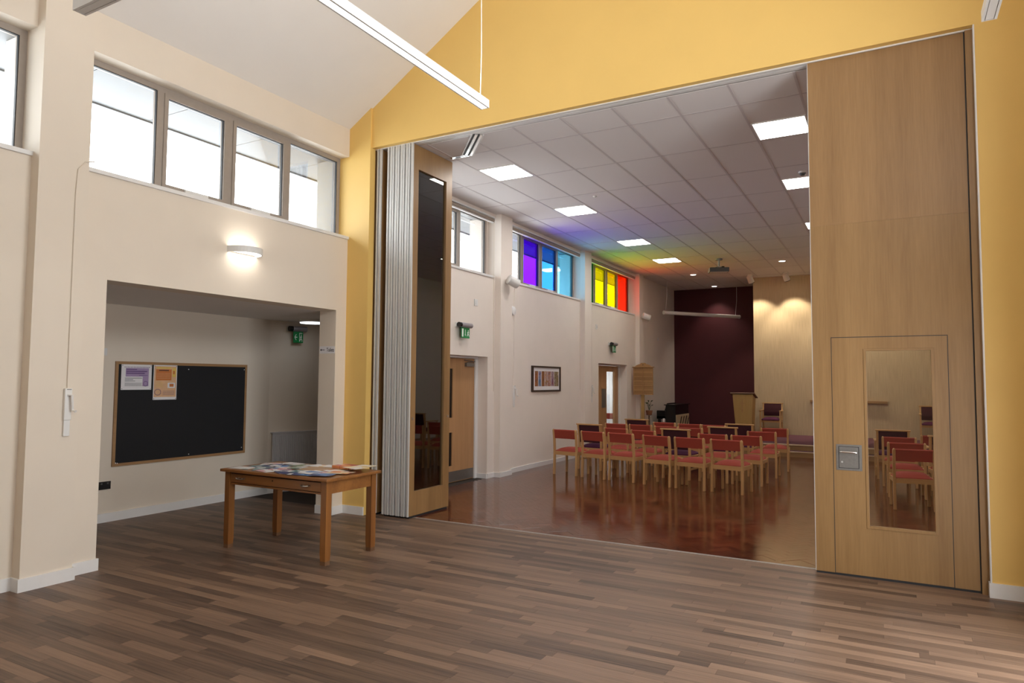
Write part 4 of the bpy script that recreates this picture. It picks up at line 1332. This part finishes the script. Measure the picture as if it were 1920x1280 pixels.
# ceiling bits
def downlight(label, x, y, mat='down'):
    r = thing('downlight', label, 'downlight', (x, y, HCH))
    MB().cyl((x, y, HCH - 0.005), 0.095, 0.012, 'z', 28, r2=0.1).build('light_rim', M['white'], r)
    MB().cyl((x, y, HCH - 0.012), 0.072, 0.004, 'z', 28).build('lens', M[mat], r)
    return r


downlight('round downlight in the ceiling left of the projector', 1.37, 11.84)
downlight('round downlight in the ceiling above the lectern side', 3.77, 10.69)
dr = downlight('round downlight close to the burgundy wall', 1.37, 14.35)
sd2 = thing('smoke_detector', 'small white detector beside the middle ceiling light', 'detector', (4.98, 3.5, HCH))
MB().cyl((4.98, 3.5, HCH - 0.012), 0.055, 0.024, 'z', 20).build('base', M['white'], sd2)
MB().tube([(4.98, 3.5, HCH - 0.024), (4.98, 3.5, HCH - 0.05)], [0.045, 0.03], 20).build('sensing_head', M['dark_grey'], sd2)
sd3 = thing('smoke_detector', 'tiny white detector between the first two ceiling lights', 'detector', (1.98, 3.35, HCH))
MB().cyl((1.98, 3.35, HCH - 0.006), 0.03, 0.012, 'z', 16).build('base', M['white'], sd3)
MB().cyl((1.98, 3.35, HCH - 0.016), 0.015, 0.01, 'z', 16).build('sensing_head', M['plastic'], sd3)


def spot_lamp(parent, loc, target, energy, size, blend, col, rad=0.05):
    ld = bpy.data.lights.new('lamp', 'SPOT')
    ld.energy = energy; ld.spot_size = math.radians(size); ld.spot_blend = blend; ld.color = col; ld.shadow_soft_size = rad
    o = bpy.data.objects.new('lamp', ld)
    COL.objects.link(o)
    o.parent = parent
    o.location = Vector(loc) - parent.location
    o.rotation_euler = (Vector(target) - Vector(loc)).to_track_quat('-Z', 'Y').to_euler()


for x, label in ((2.72, 'white ceiling spotlight at the left corner of the beige wall'), (3.62, 'white ceiling spotlight over the middle of the beige wall'), (4.75, 'white ceiling spotlight hidden behind the oak leaf'), (5.9, 'rightmost white ceiling spotlight, beyond the oak leaf')):
    r = thing('spotlight', label, 'spotlight', (x, 12.55, HCH), 'spotlights washing the beige wall')
    MB().box(x - 0.06, x + 0.06, 12.49, 12.61, HCH - 0.05, HCH).build('base', M['plastic'], r, bevel=0.004)
    a = Vector((0.25, 0.45, -0.86)).normalized()
    c = Vector((x, 12.55, HCH - 0.12))
    MB().tube([c - a * 0.1, c - a * 0.08, c + a * 0.1], [0.05, 0.075, 0.08], 24).build('lamp_head', M['plastic'], r, smooth=True)
    MB().tube([c + a * 0.1, c + a * 0.112], [0.08, 0.078], 24).build('rim', M['black'], r)
    MB().tube([c + a * 0.1125, c + a * 0.115], [0.06, 0.06], 24).build('lens', M['spot_lens'], r)
    spot_lamp(r, c + a * 0.14, (x + 0.25, YBEI + 0.1, 2.0), 95, 84, 0.45, (1.0, 0.86, 0.64))
spot_lamp(dr, (1.37, 14.35, HCH - 0.03), (1.37, 14.6, 2.5), 60, 90, 0.7, (1.0, 0.85, 0.7))

# ------------------------------------------------------------------ table with leaflets
tb = thing('table', 'old oak table with a drawer, covered with leaflets, beside the alcove', 'table', (0.91, -1.62, 0))
tx0, tx1, ty0, ty1 = 0.215, 1.625, -1.985, -1.245
LG = 0.066
MB().box(tx0, tx1, ty0, ty1, 0.738, 0.765).build('table_top', M['table_oak'], tb, bevel=0.006)
lx = (0.245, 1.585 - LG); lyy = (-1.945, -1.275 - LG)
for x in lx:
    for y in lyy:
        lg = MB(); lg.add([(x + a * LG, y + c * LG, z) for z in (0.738, 0.10) for a, c in ((0, 0), (1, 0), (1, 1), (0, 1))] +
                          [(x + 0.005 + a * (LG - 0.01), y + 0.005 + c * (LG - 0.01), 0.0) for a, c in ((0, 0), (1, 0), (1, 1), (0, 1))],
                          [(0, 1, 2, 3)] + [(i, (i + 1) % 4, 4 + (i + 1) % 4, 4 + i) for i in range(4)] + [(4 + i, 4 + (i + 1) % 4, 8 + (i + 1) % 4, 8 + i) for i in range(4)] + [(8, 9, 10, 11)])
        lo_ = lg.build('leg', M['table_oak_z'], tb)
        MB().box(x + 0.003, x + LG - 0.003, y + 0.003, y + LG - 0.003, 0.0, 0.035).build('worn_foot', M['dark_top'], lo_)
xa, xb = lx[0] + LG, lx[1]
MB().box(xa, xb, lyy[0] + 0.012, lyy[0] + 0.03, 0.615, 0.632).build('front_rail', M['table_oak'], tb)
MB().box(xa, xb, lyy[1] + LG - 0.03, lyy[1] + LG - 0.01, 0.62, 0.738).build('apron', M['table_oak'], tb)
for x in (lx[0] + 0.012, lx[1] + LG - 0.03):
    MB().box(x, x + 0.018, lyy[0] + LG, lyy[1], 0.62, 0.738).build('apron', M['table_oak'], tb)
MB().box(xa, xb, lyy[0] + 0.02, lyy[0] + 0.028, 0.632, 0.738).build('drawer_recess', M['joint'], tb)
dw = MB().box(xa + 0.006, xb - 0.006, lyy[0] + 0.004, lyy[0] + 0.02, 0.638, 0.721).build('drawer', M['table_oak'], tb, bevel=0.003)
for x in (0.47, 1.33):
    h = MB(); yy = lyy[0] + 0.004
    h.tube([(x - 0.05, yy, 0.685), (x - 0.045, yy - 0.018, 0.683), (x - 0.02, yy - 0.024, 0.679), (x + 0.02, yy - 0.024, 0.679), (x + 0.045, yy - 0.018, 0.683), (x + 0.05, yy, 0.685)], 0.008, 8)
    h.build('drawer_handle', M['chrome'], dw, smooth=True)
MB().cyl((0.9, lyy[0] + 0.003, 0.692), 0.007, 0.004, 'y', 10).build('keyhole', M['joint'], dw)


def leaflet_mat(name, base, ink, accent, seed):
    m, nt, bs = nodes(name)
    tc = N(nt, 'ShaderNodeTexCoord')
    mp = N(nt, 'ShaderNodeMapping'); mp.inputs['Location'].default_value = (seed, seed * 1.7, 0); mp.inputs['Scale'].default_value = (9, 14, 1)
    nt.links.new(tc.outputs['Object'], mp.inputs[0])
    vo = N(nt, 'ShaderNodeTexVoronoi'); vo.distance = 'CHEBYCHEV'; vo.inputs['Scale'].default_value = 1.0
    nt.links.new(mp.outputs[0], vo.inputs['Vector'])
    sp = N(nt, 'ShaderNodeSeparateColor'); nt.links.new(vo.outputs['Color'], sp.inputs[0])
    r = N(nt, 'ShaderNodeValToRGB'); r.color_ramp.interpolation = 'CONSTANT'
    r.color_ramp.elements.new(0.5)
    for e, p, c in zip(r.color_ramp.elements, (0.0, 0.48, 0.78), (base, ink, accent)):
        e.position = p; e.color = (*c, 1)
    nt.links.new(sp.outputs[0], r.inputs[0]); nt.links.new(r.outputs[0], bs.inputs['Base Color'])
    bs.inputs['Roughness'].default_value = 0.35
    return m


W_, NV, BL_, TL, PK, OR, CR, GR, KR, RD = (0.75, 0.75, 0.77), (0.03, 0.04, 0.13), (0.08, 0.2, 0.45), (0.12, 0.22, 0.24), (0.6, 0.33, 0.36), (0.65, 0.25, 0.1), (0.75, 0.65, 0.45), (0.25, 0.3, 0.2), (0.46, 0.30, 0.18), (0.4, 0.06, 0.08)
leaf = [  # x, y, w, h, degrees, thickness, colours, words
    (0.36, -1.83, 0.21, 0.15, 8, .0005, (W_, W_, TL), 'white sheet at the left front corner of the table'),
    (0.42, -1.66, 0.21, 0.15, -20, .0005, (TL, NV, W_), 'dark teal leaflet near the left end of the table'),
    (0.37, -1.46, 0.2, 0.14, 30, .0008, (W_, PK, TL), 'white and pink leaflet by the left back edge'),
    (0.55, -1.52, 0.21, 0.15, 12, .0005, (BL_, NV, W_), 'bright blue leaflet lying towards the back left'),
    (0.52, -1.34, 0.21, 0.12, -5, .0005, (W_, RD, TL), 'white leaflet with dark red print at the back left'),
    (0.60, -1.80, 0.15, 0.21, 40, .0005, (TL, W_, NV), 'teal and white leaflet on the left front part'),
    (0.73, -1.88, 0.21, 0.1, -15, .0008, (W_, W_, PK), 'folded white leaflet nearest the front edge'),
    (0.72, -1.69, 0.15, 0.21, 25, .0005, (W_, PK, BL_), 'pale leaflet with pink and blue print in the left middle'),
    (0.70, -1.40, 0.21, 0.15, 6, .0005, (W_, GR, RD), 'white and green leaflet by the back edge'),
    (0.86, -1.78, 0.21, 0.15, -35, .0005, (PK, W_, NV), 'pink and white leaflet in the front middle'),
    (0.86, -1.55, 0.21, 0.15, 18, .0008, (GR, W_, TL), 'grey-green leaflet in the centre of the table'),
    (0.90, -1.35, 0.21, 0.14, -8, .0005, (W_, OR, W_), 'white leaflet with orange print at the back middle'),
    (0.97, -1.88, 0.2, 0.1, -28, .0005, (NV, W_, KR), 'dark blue leaflet touching the front edge'),
    (1.02, -1.72, 0.15, 0.2, -12, .0005, (W_, TL, NV), 'white and teal leaflet right of the centre'),
    (1.08, -1.53, 0.30, 0.22, 14, .003, (KR, KR, KR), 'large plain brown envelope in the middle of the leaflets'),
    (1.08, -1.34, 0.21, 0.13, 4, .003, (W_, W_, CR), 'white leaflet behind the brown envelope'),
    (1.20, -1.88, 0.21, 0.14, 20, .0005, (NV, BL_, W_), 'navy leaflet near the front right corner'),
    (1.27, -1.76, 0.25, 0.19, -8, .0008, (W_, BL_, PK), 'white magazine with blue print on the right front part'),
    (1.42, -1.84, 0.2, 0.15, 24, .0005, (NV, NV, BL_), 'dark navy leaflet at the right front corner'),
    (1.34, -1.57, 0.21, 0.15, -18, .0005, (W_, OR, CR), 'white and orange leaflet right of the envelope'),
    (1.30, -1.38, 0.15, 0.21, 85, .028, (OR, RD, W_), 'small stack of orange booklets at the back edge'),
    (1.46, -1.64, 0.21, 0.14, 10, .0005, (OR, CR, RD), 'orange leaflet near the right edge of the table'),
    (1.50, -1.47, 0.2, 0.14, -14, .0005, (CR, W_, OR), 'cream leaflet near the right back corner'),
    (1.53, -1.32, 0.16, 0.11, 8, .0005, (W_, CR, W_), 'white card at the right back corner'),
]


def overlaps(p, q):
    """separating-axis test of two rotated rectangles"""
    def corners(r):
        c_, s_ = math.cos(math.radians(r[4])), math.sin(math.radians(r[4]))
        return [(r[0] + u * r[2] / 2 * c_ - v * r[3] / 2 * s_, r[1] + u * r[2] / 2 * s_ + v * r[3] / 2 * c_) for u, v in ((-1, -1), (1, -1), (1, 1), (-1, 1))]
    P_, Q_ = corners(p), corners(q)
    for r in (p, q):
        for k in (0, 90):
            ax = (math.cos(math.radians(r[4] + k)), math.sin(math.radians(r[4] + k)))
            a_ = [x_ * ax[0] + y_ * ax[1] for x_, y_ in P_]; b_ = [x_ * ax[0] + y_ * ax[1] for x_, y_ in Q_]
            if max(a_) < min(b_) or max(b_) < min(a_): return False
    return True


tops = []
for i, (x, y, lw, lh, deg, th, cols, lab) in enumerate(leaf):
    lw, lh = lw * 1.12, lh * 1.12
    x = min(max(x, tx0 + 0.13), tx1 - 0.13)
    z = 0.7655
    for (q2, zt) in tops:
        if overlaps((x, y, lw, lh, deg), q2): z = max(z, zt + 0.0001)
    tops.append(((x, y, lw, lh, deg), z + th + 0.0))
    mb = MB()
    nx = 6
    a = math.radians(deg)
    def P(u_, v_, zz): return (u_ * math.cos(a) - v_ * math.sin(a), u_ * math.sin(a) + v_ * math.cos(a), zz)
    for k in range(nx):
        u0, u1 = -lw / 2 + lw * k / nx, -lw / 2 + lw * (k + 1) / nx
        z0_, z1_ = [0.0 * (abs(q) / (lw / 2)) ** 3 if th < .01 else 0 for q in (u0, u1)]
        mb.add([P(u0, -lh / 2, z0_), P(u1, -lh / 2, z1_), P(u1, lh / 2, z1_), P(u0, lh / 2, z0_), P(u0, -lh / 2, z0_ + th), P(u1, -lh / 2, z1_ + th), P(u1, lh / 2, z1_ + th), P(u0, lh / 2, z0_ + th)],
               [(0, 1, 2, 3), (4, 5, 6, 7), (0, 1, 5, 4), (3, 2, 6, 7)] + ([(0, 3, 7, 4)] if k == 0 else []) + ([(1, 2, 6, 5)] if k == nx - 1 else []))
    o = mb.build('leaflet' if 'envelope' not in lab else 'envelope', leaflet_mat('leaflet_%d' % i, *cols, seed=i * 2.3))
    o.location = (x, y, z)
    tag(o, lab, 'envelope' if 'envelope' in lab else 'leaflet', 'leaflets on the oak table')

# ------------------------------------------------------------------ chairs
def red_chair():
    """local: back posts on y = 0, seat towards +y, width centred on x = 0"""
    r = thing('chair', '', '', (0, 0, 0))
    w = 0.228
    for s in (-1, 1):
        p = MB(); ps_ = []
        for z, y in ((0, -0.012), (0.25, 0.0), (0.42, 0.004), (0.62, -0.008), (0.775, -0.03), (0.797, -0.033)):
            h = 0.017 if z < 0.79 else 0.009
            ps_.append([(s * w - h, y - 0.024 + (0.008 if z > 0.79 else 0), z), (s * w + h, y - 0.024 + (0.008 if z > 0.79 else 0), z), (s * w + h, y + 0.02 - (0.008 if z > 0.79 else 0), z), (s * w - h, y + 0.02 - (0.008 if z > 0.79 else 0), z)])
        vs = [q for ring in ps_ for q in ring]
        fs = [(0, 1, 2, 3)] + [(4 * i + k, 4 * i + (k + 1) % 4, 4 * i + 4 + (k + 1) % 4, 4 * i + 4 + k) for i in range(5) for k in range(4)] + [(20, 21, 22, 23)]
        p.add(vs, fs)
        p.build('leg', M['beech'], r, bevel=0.004, seg=1)
        MB().box(s * (w - 0.004) - 0.016, s * (w - 0.004) + 0.016, 0.375, 0.415, 0, 0.425).build('leg', M['beech'], r, bevel=0.005, seg=1)
        MB().box(s * (w - 0.004) - 0.011, s * (w - 0.004) + 0.011, 0.02, 0.375, 0.348, 0.405).build('side_rail', M['beech'], r)
    MB().box(-w + 0.017, w - 0.017, -0.014, 0.012, 0.345, 0.408).build('back_rail', M['beech_x'], r)
    MB().box(-w + 0.017, w - 0.017, 0.385, 0.408, 0.35, 0.405).build('front_rail', M['beech_x'], r)
    # cushion: domed pad
    c = MB(); nx, ny = 8, 8
    x0_, x1_, y0_, y1_ = -w + 0.012, w - 0.012, -0.004, 0.425
    idx = {}
    for i in range(nx + 1):
        for j in range(ny + 1):
            u_, v_ = 2 * i / nx - 1, 2 * j / ny - 1
            e = (1 - abs(u_) ** 3.2) * (1 - abs(v_) ** 3.2)
            idx[i, j] = len(c.v)
            c.v.append((x0_ + (x1_ - x0_) * i / nx, y0_ + (y1_ - y0_) * j / ny, 0.414 + 0.058 * e ** 0.6))
    for i in range(nx):
        for j in range(ny):
            c.f.append([idx[i, j], idx[i + 1, j], idx[i + 1, j + 1], idx[i, j + 1]]); c.m.append(0)
    c.box(x0_, x1_, y0_, y1_, 0.404, 0.4145)
    c.build('seat', M['red_fabric'], r, smooth=True)
    # back pad, slightly curved across
    k = MB(); n_ = 8
    for i in range(n_):
        xa_, xb_ = -w + 0.014 + (2 * w - 0.028) * i / n_, -w + 0.014 + (2 * w - 0.028) * (i + 1) / n_
        ca, cb = [-0.016 * (1 - (q / w) ** 2) for q in (xa_, xb_)]
        vs = []
        for (xx, cc) in ((xa_, ca), (xb_, cb)):
            for (yy, zz) in ((-0.024, 0.632), (-0.034, 0.70), (-0.052, 0.778), (-0.042, 0.79), (-0.018, 0.79), (0.006, 0.775), (0.018, 0.70), (0.016, 0.632)):
                vs.append((xx, yy - cc * 0.5, zz))
        k.add(vs, [(q, (q + 1) % 8, 8 + (q + 1) % 8, 8 + q) for q in range(8)] + ([tuple(range(8))] if i == 0 else []) + ([tuple(range(8, 16))] if i == n_ - 1 else []))
    k.build('backrest', M['red_fabric'], r, smooth=True)
    return r


def armchair():
    r = thing('armchair', '', '', (0, 0, 0))
    w = 0.235
    for s in (-1, 1):
        vs = []
        for z, y in ((0, -0.03), (0.42, 0.0), (0.62, -0.01), (0.825, -0.045)):
            vs += [(s * w - 0.017, y - 0.022, z), (s * w + 0.017, y - 0.022, z), (s * w + 0.017, y + 0.02, z), (s * w - 0.017, y + 0.02, z)]
        MB().add(vs, [(0, 1, 2, 3)] + [(4 * i + k, 4 * i + (k + 1) % 4, 4 * i + 4 + (k + 1) % 4, 4 * i + 4 + k) for i in range(3) for k in range(4)] + [(12, 13, 14, 15)]).build('leg', M['beech'], r)
        MB().box(s * (w + 0.012) - 0.017, s * (w + 0.012) + 0.017, 0.40, 0.44, 0, 0.64).build('leg', M['beech'], r, bevel=0.004, seg=1)
        MB().box(s * (w + 0.014) - 0.026, s * (w + 0.014) + 0.026, -0.02, 0.455, 0.635, 0.66).build('arm', M['beech'], r, bevel=0.008, seg=2)
        MB().box(s * w - 0.011, s * w + 0.011, 0.0, 0.41, 0.345, 0.40).build('side_rail', M['beech'], r)
        MB().box(s * w - 0.009, s * w + 0.009, 0.0, 0.41, 0.16, 0.19).build('stretcher', M['beech'], r)
    MB().box(-w + 0.015, w - 0.015, -0.01, 0.014, 0.345, 0.4).build('back_rail', M['beech_x'], r)
    MB().box(-w + 0.01, w - 0.01, 0.405, 0.43, 0.345, 0.4).build('front_rail', M['beech_x'], r)
    MB().box(-w - 0.035, w + 0.035, -0.075, -0.012, 0.824, 0.848).build('top_rail', M['beech_x'], r, bevel=0.006)
    c = MB(); nx = ny = 8; idx = {}
    for i in range(nx + 1):
        for j in range(ny + 1):
            u_, v_ = 2 * i / nx - 1, 2 * j / ny - 1
            e = (1 - abs(u_) ** 3.5) * (1 - abs(v_) ** 3.5)
            idx[i, j] = len(c.v); c.v.append((-w + 0.018 + (2 * w - 0.036) * i / nx, 0.03 + 0.435 * j / ny, 0.42 + 0.055 * e ** 0.6))
    for i in range(nx):
        for j in range(ny):
            c.f.append([idx[i, j], idx[i + 1, j], idx[i + 1, j + 1], idx[i, j + 1]]); c.m.append(0)
    c.box(-w + 0.018, w - 0.018, 0.03, 0.465, 0.40, 0.4205)
    c.build('seat', M['purple_fabric'], r, smooth=True)
    bk = MB()
    bk.add([(x, y, z) for x in (-w + 0.02, w - 0.02) for (y, z) in ((-0.02, 0.5), (-0.03, 0.6), (-0.06, 0.82), (-0.018, 0.824), (0.012, 0.7), (0.03, 0.6), (0.026, 0.5))],
           [tuple(range(7)), tuple(range(7, 14))] + [(q, (q + 1) % 7, 7 + (q + 1) % 7, 7 + q) for q in range(7)])
    bk.build('backrest', M['wine_fabric'], r, bevel=0.006, smooth=True)
    return r


proto = {'r': red_chair(), 'd': armchair()}
used = {'r': False, 'd': False}


def place(kind, x, y, deg, label, group, z=0.0):
    o = copy_tree(proto[kind]) if used[kind] else proto[kind]
    used[kind] = True
    o.location = (x, y, z)
    o.rotation_euler = (0, 0, math.radians(deg))
    return tag(o, label, 'chair' if kind == 'r' else 'armchair', group)


num = ['first', 'second', 'third', 'fourth', 'fifth', 'sixth']
rown = ['nearest row', 'second row', 'third row', 'farthest row']
rows_ = [
    [('r', 0.945, 4.54, -8), ('r', 1.525, 4.415, -13), ('r', 2.06, 4.325, -11), ('r', 2.71, 4.16, -13), ('r', 3.255, 4.07, -8), ('r', 3.825, 3.99, -9)],
    [('d', 1.03, 5.47, -8), ('r', 1.56, 5.44, -8), ('r', 2.165, 5.17, -12), ('d', 2.76, 5.10, -8), ('r', 3.39, 5.03, -6), ('r', 3.93, 4.98, -4)],
    [('r', 1.08, 6.74, -4), ('r', 1.61, 6.68, -4), ('r', 2.2, 6.46, -6), ('r', 2.69, 6.32, -8), ('d', 3.32, 6.13, -2), ('r', 3.99, 6.08, 0)],
    [('d', 1.22, 7.62, -4), ('r', 1.79, 7.70, -3), ('r', 2.37, 7.50, -3), ('r', 2.87, 7.42, -2), ('d', 3.42, 7.15, 0), ('r', 4.05, 7.13, 4)],
]
for ri, row in enumerate(rows_):
    for ci, (k, x, y, dg) in enumerate(row):
        nm = 'red-padded wooden chair' if k == 'r' else 'dark wine-padded wooden armchair'
        place(k, x, y, dg, '%s, %s from the left in the %s of the left block' % (nm, num[ci], rown[ri]), 'rows of chapel chairs')
right = [('r', 6.215, 3.87, 7), ('r', 6.15, 4.92, 3), ('r', 6.07, 6.06, -1), ('d', 5.98, 7.02, 4)]
for ri, (k, x, y, dg) in enumerate(right):
    nm = 'red-padded wooden chair' if k == 'r' else 'dark wine-padded wooden armchair'
    place(k, x, y, dg, '%s seen through the pass door glass, %s' % (nm, ['nearest of those', 'second behind the pane', 'third behind the pane', 'last behind the pane'][ri]), 'chairs seen through the glass')
right2 = [('r', 6.78, 3.95, 9), ('r', 6.72, 5.0, 8), ('d', 6.72, 6.0, 6), ('r', 6.62, 6.75, 6)]
for ri, (k, x, y, dg) in enumerate(right2):
    nm = 'red-padded wooden chair' if k == 'r' else 'dark wine-padded wooden armchair'
    place(k, x, y, dg, '%s half hidden at the right edge of the glass, %s row' % (nm, ['nearest', 'second', 'third', 'fourth'][ri]), 'chairs at the edge of the glass')
place('d', 3.17, 13.02, 180, 'wine-padded armchair alone on the stage beside the lectern', 'stage armchairs', 0.2545)
place('d', 6.82, 13.02, 180, 'wine-padded armchair on the stage seen through the pass door glass', 'stage armchairs', 0.2545)
place('r', -0.78, 10.95, 12, 'orange-red chair in the bright lobby behind the glazed door', 'lobby chair')
